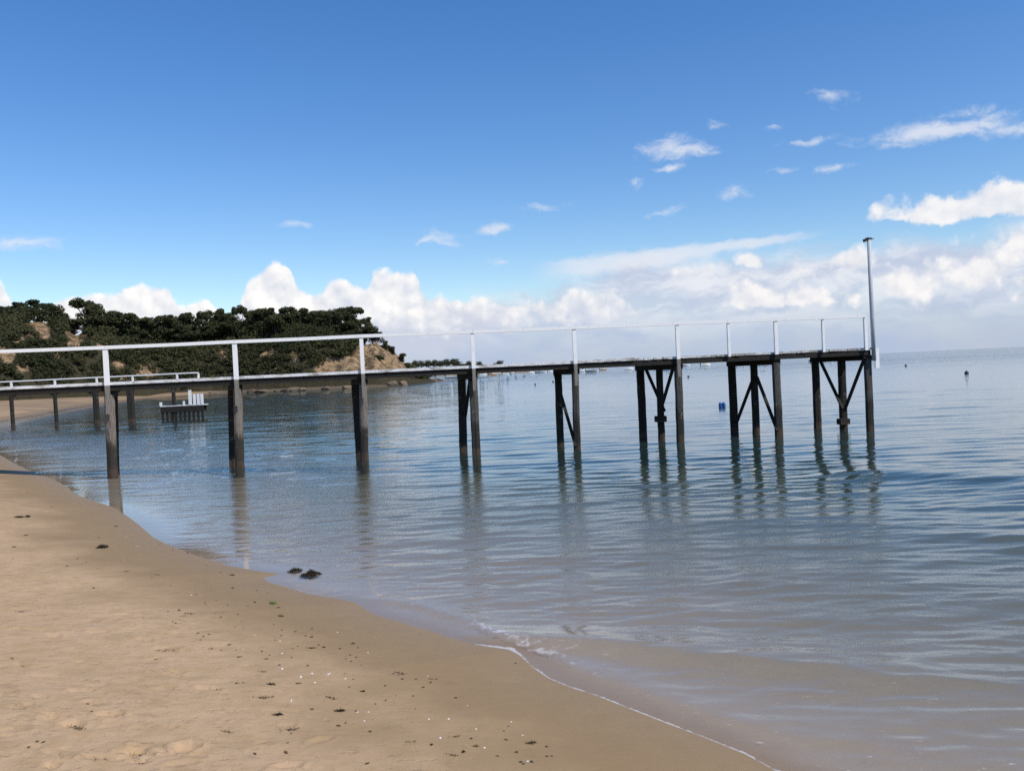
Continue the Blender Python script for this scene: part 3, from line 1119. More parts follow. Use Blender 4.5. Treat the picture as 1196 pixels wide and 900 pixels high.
# ------------------------------------------------------------------ the jetty beyond
def build_far_jetty():
    A = Vector((-34.0, 61.2, 0))
    B = Vector((-20.0, 60.4, 0))
    D = (B - A).normalized()
    Nn = Vector((-D.y, D.x, 0))
    root = empty('jetty', A)
    tag(root, 'smaller far jetty with white rail behind the near jetty at left', 'jetty')

    def L(p): return Vector(p) - A

    def pt(px, py, off=0.0):
        d = ray(px, py)
        t = (Nn.dot(A) + off) / Nn.dot(d)
        return Vector((d.x * t, d.y * t, H_CAM + d.z * t))

    def sv(px, py): return (pt(px, py) - A).dot(D)

    def P(s, off, z): return A + D * s + Nn * off + Vector((0, 0, z))
    dz, rz = 2.42, 3.12
    s0, s1 = sv(-120, 460), sv(224, 452)
    mb = MB()
    s = s0
    while s < s1:
        mb.box(L(P(s + .07, 0.75, dz - .03)), D * .066, Nn * .77, Vector((0, 0, .03)))
        s += .14
    mb.build('deck', M_EDGE, root)
    for off in (.06, 1.4):
        MB().box(L(P((s0 + s1) / 2, off, dz - .13)), D * ((s1 - s0) / 2 - .02), Nn * .05, Vector((0, 0, .068))).build('stringer', M_BEAM, root)
    for i, (px, py, r) in enumerate([(-30, 499, .11), (16, 498, .125), (67, 498, .125), (114, 494, .2), (155, 492, .24), (205, 489, .13)]):
        b = pt(px, py, .1)
        t = b.copy(); t.z = dz - .20
        b.z = -1.8
        t.x -= 0.06
        rough_pile(L(t), L(b), r * 0.95, r, M_PILE_DARK, root, 90 + i)
        kf = 1.0 + 1.2 / 60.0
        b2 = Vector((b.x * kf + .02, b.y * kf, b.z)); t2 = Vector((t.x * kf + .02, t.y * kf, t.z))
        if r < .2:
            rough_pile(L(t2), L(b2), r * 0.8, r * .9, M_PILE_DARK, root, 120 + i)
        a = t.copy(); a.z = dz - .27
        MB().beam(L(a - Nn * .05), L(a + Nn * .5), .13, .08, (0, 0, 1)).build('crosshead', M_BEAM, root)
    ps = [-40, 14, 65, 114, 156, 208]
    for px in ps:
        s_ = sv(px, 452)
        MB().beam(L(P(s_, -.06, dz - .08)), L(P(s_, -.06, rz - .045)), .13, .08, D).build('rail_post', M_PAINT, root)
    MB().beam(L(P(s1 - .08, 1.4, dz - .08)), L(P(s1 - .08, 1.4, rz - .045)), .13, .08, D).build('rail_post', M_PAINT, root)
    mb = MB()
    mb.box(L(P((s0 + s1) / 2, -.05, rz)), D * ((s1 - s0) / 2), Nn * .06, Vector((0, 0, .04)))
    mb.box(L(P(s1 - .08, .75, rz + .003)), D * .05, Nn * .66, Vector((0, 0, .036)))
    mb.build('handrail', M_PAINT, root)
    # low landing stage at the head
    la = sv(187.5, 475)
    lb = sv(238, 474)
    lz = 0.95
    land_ = MB()
    s = la
    while s < lb:
        land_.box(L(P(s + .07, .3, lz - .025)), D * .066, Nn * .38, Vector((0, 0, .03)))
        s += .14
    land_o = land_.build('landing_stage', M_EDGE, root)
    MB().box(L(P((la + lb) / 2, -.0, lz - .26)), D * ((lb - la) / 2 - .02), Nn * .06, Vector((0, 0, .20))).build('landing_beam', M_BEAM, land_o)
    MB().box(L(P((la + lb) / 2, .55, lz - .26)), D * ((lb - la) / 2 - .02), Nn * .06, Vector((0, 0, .20))).build('landing_beam', M_BEAM, land_o)
    n = 10
    for k in range(n):
        s_ = la + .12 + (lb - la - .24) * k / (n - 1)
        MB().beam(L(P(s_, .02, -1.2)), L(P(s_, .02, lz - .462)), .14, .1, D).build('landing_post', M_BEAM, land_o)
    for px, zz, w in ((188, .26, .16), (215, .28, .12), (222.5, 1.0, .2), (227.5, .72, .17), (232, .72, .17), (236.3, .72, .19)):
        s_ = sv(px, 470)
        MB().beam(L(P(s_, -.04, lz + .007)), L(P(s_, -.04, lz + zz)), w, .06, D).build('white_board', M_PAINT, land_o)


build_far_jetty()

# ------------------------------------------------------------------ headland
SKY = [(-200, 345), (-60, 352), (0, 359), (20, 352), (50, 351), (75, 359), (87, 368), (100, 360), (130, 366), (150, 373), (200, 374), (225, 370), (240, 376), (270, 366),
       (290, 363), (320, 367), (350, 363), (395, 363), (412, 368), (425, 381), (438, 386), (446, 398), (458, 402), (468, 411), (476, 422), (486, 434)]
sk_az = np.array([azel(*p)[0] for p in SKY])
sk_el = np.array([math.tan(azel(*p)[1]) for p in SKY])


def hill_h(x, y):
    dt = sdist(x, y, TOE)
    az = np.arctan2(x, y)
    el = np.interp(az, sk_az, sk_el)
    rc = np.clip(np.hypot(x, y), 150, 238)
    veg = np.interp(az, [azel(425, 380)[0], azel(446, 398)[0], azel(470, 412)[0]], [4.2, 1.4, 0.4])
    Hh = np.maximum(H_CAM + el * 238 - veg, 2.0)
    dd = np.maximum(dt + 1.5 * fbm(x / 7, y / 7, 3, 12), 0)
    S = 1 - np.exp(-dd / np.interp(az, [azel(405, 400)[0], azel(445, 400)[0]], [10.5, 5.5]))
    z = 0.9 + (Hh - 0.9) * S
    z = z + smooth(1, 10, dt) * (1.5 * fbm(x / 9, y / 9, 4, 44))
    z = np.where(dt < 0, 0.9 + dt * 0.5, z)
    return z, dt


SCARS = [(22, 398, 7, 4), (120, 405, 8, 4), (215, 398, 8, 4), (310, 412, 9, 4), (345, 420, 7, 4), (140, 425, 9, 5), (28, 430, 9, 5), (38, 377, 12, 4), (52, 382, 12, 7), (46, 392, 14, 5), (84, 398, 9, 6), (95, 402, 4, 4), (7, 415, 12, 9), (66, 412, 5, 4), (170, 434, 16, 7), (150, 443, 12, 4), (262, 414, 7, 6), (88, 388, 16, 6),
         (172, 427, 6, 4), (390, 424, 15, 11), (412, 420, 12, 9), (373, 431, 10, 4), (402, 416, 5, 4), (438, 412, 26, 20), (456, 420, 24, 18), (425, 432, 36, 6), (466, 424, 12, 14), (325, 432, 8, 3)]


def scar(x, y, z):
    px, py = project(x, y, z)
    s = np.full(np.shape(px), -9.0)
    for (a, b, rx, ry) in SCARS:
        s = np.maximum(s, 1 - np.sqrt(((px - a) / rx) ** 2 + ((py - b) / ry) ** 2))
    return s


def mk_cliff():
    mm, N, out = mat('headland_earth')
    P = geo_pos(N)
    sc_ = N.attr('scar')
    n = N.noise(N.vmath('MULTIPLY', P, (1, 1, 2.5)), 0.35, 6, 0.7)
    n2 = N.noise(P, 1.6, 5, 0.7)
    sandc = N.mix(n, (0.29, 0.185, 0.095), (0.47, 0.335, 0.20))
    sandc = N.mix(N.step(n2, 0.56, 0.68), sandc, (0.13, 0.09, 0.055))
    soil = N.mix(n2, (0.035, 0.034, 0.018), (0.075, 0.06, 0.035))
    n3 = N.noise(N.vmath('MULTIPLY', P, (1, 1, 2.0)), 0.55, 5, 0.7)
    sandc = N.mix(N.step(n3, 0.45, 0.58), sandc, (0.12, 0.085, 0.05))
    c = N.mix(N.step(N.add(sc_, N.mad(n3, 1.6, -0.8)), -0.1, 0.15), soil, sandc)
    principled(N, out, c, 0.9, 0.1, bump(N, N.add(n, n2), 0.9, 0.8))
    return mm


def mk_leaf(name, a, b, trans=0.25):
    mm, N, out = mat(name)
    t = N.attr('tint')
    n = N.noise(geo_pos(N), 0.22, 3, 0.6)
    c = N.mix(N.add(N.mul(t, 0.7), N.mul(n, 0.3)), a, b)
    d = N.n('ShaderNodeBsdfDiffuse'); N.put(d.inputs[0], c)
    tr = N.n('ShaderNodeBsdfTranslucent'); N.put(tr.inputs[0], c)
    mx = N.n('ShaderNodeMixShader'); mx.inputs[0].default_value = trans
    N.t.links.new(d.outputs[0], mx.inputs[1]); N.t.links.new(tr.outputs[0], mx.inputs[2])
    N.t.links.new(mx.outputs[0], out.inputs[0])
    return mm


M_CLIFF = mk_cliff()
M_SCRUB = mk_leaf('scrub_leaves', (0.027, 0.036, 0.018), (0.104, 0.100, 0.048))
M_CROWN = mk_leaf('tree_leaves', (0.030, 0.040, 0.020), (0.112, 0.112, 0.055))
M_PINE = mk_leaf('pine_leaves', (0.016, 0.026, 0.014), (0.055, 0.068, 0.034))
M_BARK = mk_flat('pale_bark', (0.12, 0.10, 0.08), 0.9, 0.1)
M_ROCK = None


def leaf_cloud(centres, radii, per, size, rnd, flat=0.7, hemi=False, tints=None):
    """leaf faces spread through ellipsoid clumps -> V, Q, tint"""
    centres = np.asarray(centres, float)
    k = len(centres)
    radii = np.broadcast_to(np.asarray(radii, float), (k,))
    n = k * per
    ci = np.repeat(np.arange(k), per)
    d = rnd.normal(size=(n, 3))
    d /= np.linalg.norm(d, axis=1)[:, None]
    if hemi:
        d[:, 2] = np.abs(d[:, 2]) * 1.0 - 0.15
    rr = radii[ci] * rnd.random(n) ** 0.35
    c = centres[ci] + d * rr[:, None] * np.array([1, 1, flat])
    nrm = d * 0.7 + rnd.normal(size=(n, 3)) * 0.6
    nrm /= np.linalg.norm(nrm, axis=1)[:, None]
    a = np.cross(nrm, rnd.normal(size=(n, 3)))
    a /= np.linalg.norm(a, axis=1)[:, None]
    b = np.cross(nrm, a)
    s = size * (0.6 + 0.8 * rnd.random(n))[:, None]
    V = np.stack([c - a * s, c - b * s * 0.55, c + a * s, c + b * s * 0.55], 1).reshape(-1, 3)
    Q = np.arange(4 * n).reshape(n, 4)
    t = (rnd.random(k) if tints is None else np.asarray(tints))[ci] * 0.75 + rnd.random(n) * 0.25
    return V, Q, np.repeat(t, 4)


def build_headland():
    xs = np.arange(-210, -15, 0.9)
    ys = np.arange(125, 330, 0.9)
    X, Y = np.meshgrid(xs, ys)
    Z, dt = hill_h(X, Y)
    nr, nc = X.shape
    i = np.arange(nr * nc).reshape(nr, nc)
    Q = np.stack([i[:-1, :-1], i[:-1, 1:], i[1:, 1:], i[1:, :-1]], -1).reshape(-1, 4)
    Z, dt = Z.ravel(), dt.ravel()
    X, Y = X.ravel(), Y.ravel()
    sc_ = scar(X, Y, Z)
    # gullies and ledges on the bare faces
    Z = Z + np.where(sc_ > -0.2, 2.0 * fbm(X / 3.2, Y / 3.2, 4, 81), 0)
    keep = dt[Q].max(1) > -4
    o = np_mesh('headland', np.stack([X, Y, Z], 1), Q[keep], M_CLIFF, None, False, {'scar': sc_})
    tag(o, kind='structure')
    # scrub: one dense mass of bushes over the slopes
    rnd = np.random.default_rng(3)
    n = 13000
    x = rnd.uniform(-190, -22, n)
    y = rnd.uniform(128, 285, n)
    z, d = hill_h(x, y)
    s = scar(x, y, z + 1.0)
    az = np.arctan2(x, y)
    ok = (d > 0.8) & (d < 55) & (s < 0.0 + 0.25 * (rnd.random(n) - 0.6)) & (az > -0.70)
    ok &= ~((rnd.random(n) < 0.6) & (d > 32))
    x, y, z, d = x[ok], y[ok], z[ok], d[ok]
    r = 0.9 + 1.5 * rnd.random(len(x)) ** 1.5
    ridge = smooth(15, 26, d) * (az[ok] < azel(436, 400)[0])
    r = r * (1 + 0.35 * ridge)
    z = z + ridge * rnd.random(len(x)) * 2.3
    tint = np.clip(0.42 + 1.5 * fbm(x / 14, y / 14, 3, 71) + 0.6 * (rnd.random(len(x)) - .5), 0, 1)
    V, Qs, t = leaf_cloud(np.stack([x, y, z + r * 0.35], 1), r, 95, 0.29, rnd, 0.85, True, tint)
    o = np_mesh('scrub', V, Qs, M_SCRUB, None, False, {'tint': t})
    tag(o, 'dense dark green coastal scrub covering the slopes of the headland', 'scrub', None, 'stuff')
    print('scrub clumps', len(x))


build_headland()


def tree_proto(name, label, kind, seed, h, group):
    rnd = np.random.default_rng(seed)
    rn = random.Random(seed)
    root = empty(name)
    tag(root, label, 'tree', group)
    tb = MB()
    lean = Vector((rn.uniform(-.12, .12), rn.uniform(-.1, .1), 0)) * h
    fork = 0.45 * h if kind == 'umbrella' else 0.35 * h
    tp = Vector((0, 0, fork)) + lean * 0.4
    tb.tube([(0, 0, -0.8), (lean.x * .15, lean.y * .15, fork * .5), tp], [0.035 * h, 0.028 * h, 0.022 * h], 7, .08, rn)
    cents, rads = [], []
    nl = 6 if kind == 'umbrella' else 5
    for k in range(nl):
        a = 2 * math.pi * k / nl + rn.uniform(-.4, .4)
        sp = h * (rn.uniform(.25, .52) if kind == 'umbrella' else rn.uniform(.15, .34))
        top = Vector((math.cos(a) * sp, math.sin(a) * sp, h * (rn.uniform(.78, .98) if kind == 'umbrella' else rn.uniform(.55, .95)))) + lean
        mid = tp.lerp(top, .5) + Vector((0, 0, -.03 * h))
        tb.tube([tp, mid, top], [0.018 * h, .012 * h, .005 * h], 5, .05, rn)
        for _ in range(3):
            q = top + Vector((rn.gauss(0, .09), rn.gauss(0, .09), rn.gauss(0, .04))) * h
            cents.append(q); rads.append(h * rn.uniform(.10, .19))
    top = Vector((0, 0, h * .92)) + lean
    cents.append(top); rads.append(h * .2)
    if kind == 'dense':
        for _ in range(14):
            a = rn.uniform(0, 6.28)
            zz = rn.uniform(.25, .9)
            rr = h * .36 * math.sin(math.pi * min(1, zz + .12)) * rn.random() ** .4
            cents.append(Vector((math.cos(a) * rr, math.sin(a) * rr, zz * h)) + lean * zz); rads.append(h * rn.uniform(.13, .22))
    if kind == 'pine':
        cents, rads = [], []
        for k in range(9):
            zz = .28 + .08 * k
            for _ in range(4):
                a = rn.uniform(0, 6.28)
                rr = h * (.48 - .035 * k) * rn.uniform(.3, 1)
                cents.append(Vector((math.cos(a) * rr, math.sin(a) * rr, (zz + rn.uniform(-.03, .05)) * h))); rads.append(h * rn.uniform(.08, .15))
        tb.tube([tp, (lean.x * .3, lean.y * .3, h * .98)], [.022 * h, .006 * h], 6, .05, rn)
    tb.build('trunk', M_BARK, root)
    V, Q, t = leaf_cloud([tuple(c) for c in cents], rads, 200 if kind != 'dense' else 130, 0.21, rnd, .62 if kind != 'dense' else .8)
    np_mesh('crown', V, Q, M_PINE if kind == 'pine' else M_CROWN, root, False, {'tint': t})
    note_kids(root)
    return root


TREE_GROUP = 'trees along the headland skyline'
protos = [tree_proto('umbrella_tree', 'umbrella-crowned tree with bare limbs on the headland skyline', 'umbrella', 1, 6.0, TREE_GROUP),
          tree_proto('umbrella_tree', 'umbrella-crowned tree with bare limbs on the headland skyline', 'umbrella', 2, 6.0, TREE_GROUP),
          tree_proto('round_tree', 'dense round dark green tree on the headland skyline', 'dense', 3, 6.0, TREE_GROUP),
          tree_proto('round_tree', 'dense round dark green tree on the headland skyline', 'dense', 4, 6.0, TREE_GROUP),
          tree_proto('pine_tree', 'dark layered pine at the left end of the headland skyline', 'pine', 5, 8.0, TREE_GROUP)]
used = set()


def place_tree(k, px, py_top, Y, width=None, label=None):
    """stand a tree on the hill so that its top reaches the given skyline height"""
    top = at_depth(px, py_top, Y)
    gz = float(hill_h(np.array([top.x]), np.array([top.y]))[0][0])
    hh = max(top.z - gz, 1.4)
    p = protos[k]
    o = p if k not in used else copy_tree(p)
    used.add(k)
    h0 = 8.0 if k == 4 else 6.0
    s = hh / h0
    o.location = (top.x, top.y, gz)
    sx = min(max(s, 0.6), 1.35) if width is None else width
    o.scale = (sx, sx, s)
    o.rotation_euler = (0, 0, rng.uniform(0, 6.28))
    if label:
        o['label'] = label
    return o


def place_trees():
    special = [(4, 22, 353, 222, None, 'leftmost dark pine standing on the headland skyline at the picture edge'),
               (4, 38, 350, 226, None, 'tallest dark pine on the headland above the sandy cliff scar'),
               (4, 5, 358, 220, 1.0, None), (4, 55, 354, 228, None, None),
               (2, 68, 357, 226, 1.1, 'rounded dark tree right of the pines on the headland'),
               (0, 100, 353, 228, 1.3, 'spreading tree with open top on the headland, right of the skyline notch'),
               (2, 112, 359, 228, 1.3, None), (3, 124, 365, 230, 1.3, None), (3, 137, 371, 232, 1.0, None),
               (3, 154, 371, 232, .9, None), (2, 168, 371, 233, .9, None), (2, 182, 374, 234, .8, None), (2, 196, 372, 234, .9, None), (3, 210, 375, 235, .8, None),
               (0, 226, 368, 236, .9, 'lone umbrella tree standing clear of the skyline in the middle of the headland'),
               (2, 240, 374, 236, .9, None), (3, 248, 367, 238, 1.0, None), (2, 262, 366, 238, 1.1, None), (0, 284, 361, 238, 1.0, 'wide-topped tree with a thin crown near the centre of the headland ridge'),
               (3, 298, 363, 238, 1.1, None), (2, 310, 365, 238, 1.0, None), (3, 330, 369, 238, 1.0, None), (2, 345, 365, 238, 1.0, None), (3, 360, 362, 236, 1.0, None),
               (2, 376, 362, 236, 1.0, None), (3, 388, 361, 234, 1.1, None), (1, 400, 362, 232, 1.0, None), (2, 410, 367, 230, 1.0, None),
               (3, 424, 381, 228, .9, None), (2, 434, 383, 228, .9, 'last round tree on the ridge above the bare end cliff'),
               (1, 152, 369, 232, 1.1, None), (0, 203, 371, 234, 1.2, None), (1, 258, 364, 238, 1.2, None), (0, 318, 363, 238, 1.3, None), (1, 341, 363, 238, 1.1, None), (0, 405, 362, 231, 1.1, None), (1, 418, 374, 229, 1.0, None),
               (3, 85, 372, 226, .9, None), (2, 272, 369, 236, .9, None), (3, 320, 370, 234, .9, None), (2, 216, 378, 232, .8, None)]
    for k, px, py, Y, w, lab in special:
        if k in (2, 3):
            w = rng.uniform(1.25, 1.75)
            py += rng.uniform(-1, 3)
        place_tree(k, px, py, Y, w, lab)
    # bushes hanging on the end cliff
    for px, py, Y in ((449, 399, 226), (456, 405, 228), (468, 413, 232), (476, 424, 236), (444, 417, 216), (405, 421, 216)):
        o = place_tree(2 if px % 2 else 3, px, py, Y, .5)
        o['label'] = 'small bush clinging to the bare cliff at the end of the headland'
        o['category'] = 'bush'
        o['group'] = 'bushes on the end cliff'
        o.name = 'bush'


place_trees()


# roof of a house half hidden among the trees
def build_house():
    c = at_depth(118, 372, 236)
    gz = float(hill_h(np.array([c.x]), np.array([c.y]))[0][0])
    root = empty('house', (c.x, c.y, gz))
    tag(root, 'pale roofed house hidden among trees on top of the headland', 'house')
    t = max(c.z - gz, 2.4)
    wall = MB().box((0, 0, t / 2 - .6), (3, 0, 0), (0, 2.2, 0), (0, 0, t / 2 - .4)).build('wall', mk_flat('house_wall', (.45, .43, .40), .8), root)
    v = [(-3.3, -2.5, t - .85), (3.3, -2.5, t - .85), (3.3, 2.5, t - .85), (-3.3, 2.5, t - .85), (-3.3, 0, t), (3.3, 0, t)]
    f = [(0, 1, 5, 4), (2, 3, 4, 5), (1, 2, 5), (3, 0, 4), (3, 2, 1, 0)]
    mesh_obj('roof', v, f, mk_flat('house_roof', (.45, .50, .54), .5), root)
    MB().box((-1, -2.23, t / 2 - .3), (.5, 0, 0), (0, .03, 0), (0, 0, .5)).build('window', M_BLACK, root)
    MB().box((1.2, -2.23, t / 2 - .3), (.5, 0, 0), (0, .03, 0), (0, 0, .5)).build('window', M_BLACK, root)


build_house()


# ------------------------------------------------------------------ rocks at the foot of the headland
def mk_rock():
    mm, N, out = mat('shore_rock')
    n = N.noise(geo_pos(N), 0.9, 6, 0.7)
    n2 = N.noise(geo_pos(N), 0.15, 3, 0.6)
    c = N.mix(n, (0.07, 0.055, 0.04), (0.30, 0.225, 0.145))
    c = N.mix(N.step(n2, 0.45, 0.65), c, (0.10, 0.08, 0.06))
    principled(N, out, c, 0.85, 0.2, bump(N, n, 0.8, 0.3))
    return mm


M_ROCK = mk_rock()


def rock_mesh(name, seed):
    import bmesh
    bm = bmesh.new()
    bmesh.ops.create_icosphere(bm, subdivisions=3, radius=1.0)
    rn = random.Random(seed)
    planes = [Vector((rn.gauss(0, 1), rn.gauss(0, 1), rn.gauss(0, 1))).normalized() for _ in range(9)]
    for v in bm.verts:
        p = v.co.copy()
        for q in planes:
            e = p.dot(q) - 0.62
            if e > 0:
                p -= q * e * 0.9
        v.co = p * (1 + 0.05 * rn.uniform(-1, 1))
        v.co.z *= 0.6
    me = bpy.data.meshes.new(name)
    bm.to_mesh(me)
    bm.free()
    me.materials.append(M_ROCK)
    return me


def build_rocks():
    ms = [rock_mesh('rock', s) for s in (1, 2, 3, 4)]
    pts = []
    for i in range(130):
        px = rng.uniform(236, 500)
        base = np.interp(px, [236, 300, 400, 440, 470, 500, 516], [460, 457.5, 453, 451, 449.5, 446, 445])
        pts.append((px, base + rng.uniform(-3.2, 0.4)))
    pts += [(505, 445), (510, 444.5), (497, 446), (488, 447), (480, 447), (515, 444.6)]
    for i, (px, py) in enumerate(pts):
        p = on_z(px, py, 0.1)
        o = bpy.data.objects.new('rock', ms[i % 4])
        COL.objects.link(o)
        s = rng.uniform(.5, 1.3) * (1.3 if px > 420 else 1)
        o.scale = (s * rng.uniform(1, 1.8), s, s * rng.uniform(.6, 1))
        o.location = (p.x, p.y, 0.1 + .1 * s)
        o.rotation_euler = (0, 0, rng.uniform(0, 6))
        tag(o, 'brown rock among the rubble along the foot of the headland', 'rock', 'rocks along the foot of the headland')


build_rocks()


# ------------------------------------------------------------------ far shore
def build_far_shore():
    Yf = 900.0
    xs = np.linspace(at_depth(430, 440, Yf).x, at_depth(640, 432, Yf).x, 90)
    V, Q = [], []
    for i, x in enumerate(xs):
        t = i / (len(xs) - 1)
        hgt = 4.5 * (1 - smooth(0.45, 0.9, np.array(t))) + 1.2 * (1 - smooth(.8, 1, np.array(t)))
        hgt *= 1 + .25 * float(vnoise(np.array(x / 14), np.array(0.), 5))
        for yy, z in ((Yf - 14, -.3), (Yf - 6, 0.9 * min(1, float(hgt))), (Yf + 10, float(hgt)), (Yf + 60, float(hgt)), (Yf + 140, -.3)):
            V.append((x, yy + 10 * float(vnoise(np.array(x / 30), np.array(3.), 8)), z))
    for i in range(len(xs) - 1):
        for j in range(4):
            a = i * 5 + j
            Q.append((a, a + 5, a + 6, a + 1))
    o = np_mesh('far_shore', np.array(V), np.array(Q), M_CLIFF, None, True, {'scar': np.array([0.6 if k % 5 < 2 else -1.0 for k in range(len(V))])})
    tag(o, kind='structure')
    far = tree_proto('far_tree', 'small dark bluish tree in the row on the far shore', 'dense', 9, 10.0, 'trees on the far shore')
    lst = [(476, 424, 13), (484, 421.5, 13), (492, 422, 12), (499, 421.5, 14), (507, 421, 13), (514, 422, 12), (522, 420, 14), (528, 419.5, 15), (534, 422.5, 13), (540, 425, 9),
           (547, 422, 11), (553, 425, 8), (560, 422.5, 10), (570, 426, 6), (582, 421.5, 11), (592, 427, 5), (602, 428, 4), (612, 428.5, 4)]
    for i, (px, py, w) in enumerate(lst):
        top = at_depth(px, py, Yf + 25)
        o = far if i == 0 else copy_tree(far)
        z0 = max(0.6, min(4.0, top.z - 5))
        o.location = (top.x, top.y, z0)
        hz = (top.z - z0) / 10.0 * 1.02
        o.scale = (w / 8.5, w / 8.5, max(hz, .35))
        o.rotation_euler = (0, 0, rng.uniform(0, 6))
        if px == 582:
            o['label'] = 'lone flat-topped tree standing apart on the far low point'
            o.pop('group', None)
    # pale sheds by the water
    wm = mk_flat('shed_wall', (.62, .62, .60), .7)
    rm = mk_flat('shed_roof', (.40, .40, .42), .6)
    for px, py, w in ((503, 440, 7), (514, 439.4, 8), (526, 438.6, 9), (571, 426.5, 5), (578, 426.5, 4)):
        near = py > 430
        p = at_depth(px, py, Yf - 9 if near else Yf + 6)
        root = empty('shed', (p.x, p.y, .4 if near else p.z - 2))
        tag(root, 'tiny pale shed on the far shore beyond the headland rocks' if near else 'tiny white hut beside the lone tree on the far point', 'shed', 'sheds on the far shore')
        h = 2.2
        MB().box((0, 0, h / 2), (w / 2, 0, 0), (0, 2, 0), (0, 0, h / 2)).build('wall', wm, root)
        v = [(-w / 2 - .3, -2.3, h), (w / 2 + .3, -2.3, h), (w / 2 + .3, 2.3, h), (-w / 2 - .3, 2.3, h), (-w / 2 - .3, 0, h + 1), (w / 2 + .3, 0, h + 1)]
        mesh_obj('roof', v, [(0, 1, 5, 4), (2, 3, 4, 5), (1, 2, 5), (3, 0, 4), (3, 2, 1, 0)], rm, root)


build_far_shore()

# ------------------------------------------------------------------ moored boats
BOATM = {'white': mk_flat('white_hull', (.80, .80, .78), .35, .5, .06), 'tan': mk_flat('tan_hull', (.42, .27, .17), .5, .4, .1),
         'blue': mk_flat('blue_hull', (.03, .09, .28), .35, .5, .1), 'grey': mk_flat('grey_hull', (.20, .21, .22), .5, .4, .1),
         'glass': mk_flat('boat_glass', (.02, .025, .03), .1, .5, .1), 'cream': mk_flat('cream_cover', (.62, .52, .40), .8, .2, .1),
         'navy': mk_flat('navy_canopy', (.02, .03, .07), .8, .2, .1)}


def hull_mesh(L_, B_, Hh):
    secs = 9
    v, f = [], []
    for i in range(secs):
        t = i / (secs - 1)
        x = (t - .5) * L_
        w = B_ / 2 * (1 - max(0, (t - .45) / .55) ** 2.2) * (0.85 + .15 * min(1, t * 3))
        w = max(w, .03)
        sh = Hh * (1 + .35 * max(0, t - .4) ** 1.5)
        keel = -0.25 + .2 * max(0, (t - .75) / .25)
        v += [(x, -w, sh), (x, -w * .85, .12), (x, -w * .3, keel), (x, w * .3, keel), (x, w * .85, .12), (x, w, sh), (x, w * .86, sh * .93), (x, -w * .86, sh * .93)]
    n = 8
    for i in range(secs - 1):
        for j in range(n):
            q = (j + 1) % n
            f.append((i * n + j, i * n + q, (i + 1) * n + q, (i + 1) * n + j))
    f.append(tuple(range(n)))
    f.append(tuple((secs - 1) * n + j for j in reversed(range(n))))
    return v, f


def make_boat(label, px, py, wpx, kind, hull, heading, top='white'):
    p = on_z(px, py, 0.0)
    Y = p.y
    L_ = wpx * Y / F / max(.35, abs(math.cos(heading)))
    L_ = min(max(L_ * 1.15, 4.2), 9.0)
    root = empty('moored_boat', (p.x, p.y, 0.0), heading)
    tag(root, label, 'boat', 'boats moored across the bay')
    B_, Hh = L_ * .38, L_ * .20
    v, f = hull_mesh(L_, B_, Hh)
    mesh_obj('hull', v, f, BOATM[hull], root)
    if kind in ('cabin', 'yacht'):
        c = MB()
        c.v = [(-.12 * L_, -B_ * .34, Hh * .9), (.26 * L_, -B_ * .26, Hh * .95), (.26 * L_, B_ * .26, Hh * .95), (-.12 * L_, B_ * .34, Hh * .9),
               (-.10 * L_, -B_ * .30, Hh * 2.1), (.13 * L_, -B_ * .24, Hh * 2.05), (.13 * L_, B_ * .24, Hh * 2.05), (-.10 * L_, B_ * .30, Hh * 2.1)]
        c.f = [(0, 3, 2, 1), (4, 5, 6, 7), (0, 1, 5, 4), (1, 2, 6, 5), (2, 3, 7, 6), (3, 0, 4, 7)]
        cb = c.build('cabin', BOATM[top], root)
        MB().box((.03 * L_, 0, Hh * 1.62), (.09 * L_, 0, 0), (0, B_ * .315, 0), (0, 0, Hh * .2)).build('window', BOATM['glass'], cb)
    if kind == 'canopy':
        MB().box((-.05 * L_, 0, Hh * 2.6), (.2 * L_, 0, 0), (0, B_ * .38, 0), (0, 0, Hh * .08)).build('canopy', BOATM[top], root)
        pm = MB()
        for a in (-.22, .12):
            for b in (-.33, .33):
                pm.beam((a * L_, b * B_, Hh), (a * L_, b * B_, Hh * 2.55), .05, .05)
        pm.build('canopy_frame', BOATM['white'], root)
        MB().box((.16 * L_, 0, Hh * 1.35), (.015 * L_, 0, 0), (0, B_ * .3, 0), (0, 0, Hh * .4)).build('windscreen', BOATM['glass'], root)
    if kind == 'open':
        MB().box((-.02 * L_, 0, Hh * .98), (.06 * L_, 0, 0), (0, B_ * .40, 0), (0, 0, .04)).build('thwart', BOATM['cream'], root)
        MB().box((.2 * L_, 0, Hh * 1.25), (.012 * L_, 0, 0), (0, B_ * .28, 0), (0, 0, Hh * .35)).build('windscreen', BOATM['glass'], root)
    if kind == 'yacht':
        MB().tube([(.08 * L_, 0, Hh), (.08 * L_, 0, L_ * .75)], [.06, .035], 6).build('mast', BOATM['white'], root)
    else:
        MB().box((-.53 * L_, 0, Hh * 1.0), (.03 * L_, 0, 0), (0, .05 * L_, 0), (0, 0, Hh * .55)).build('outboard_motor', BOATM['glass'], root)
    return root


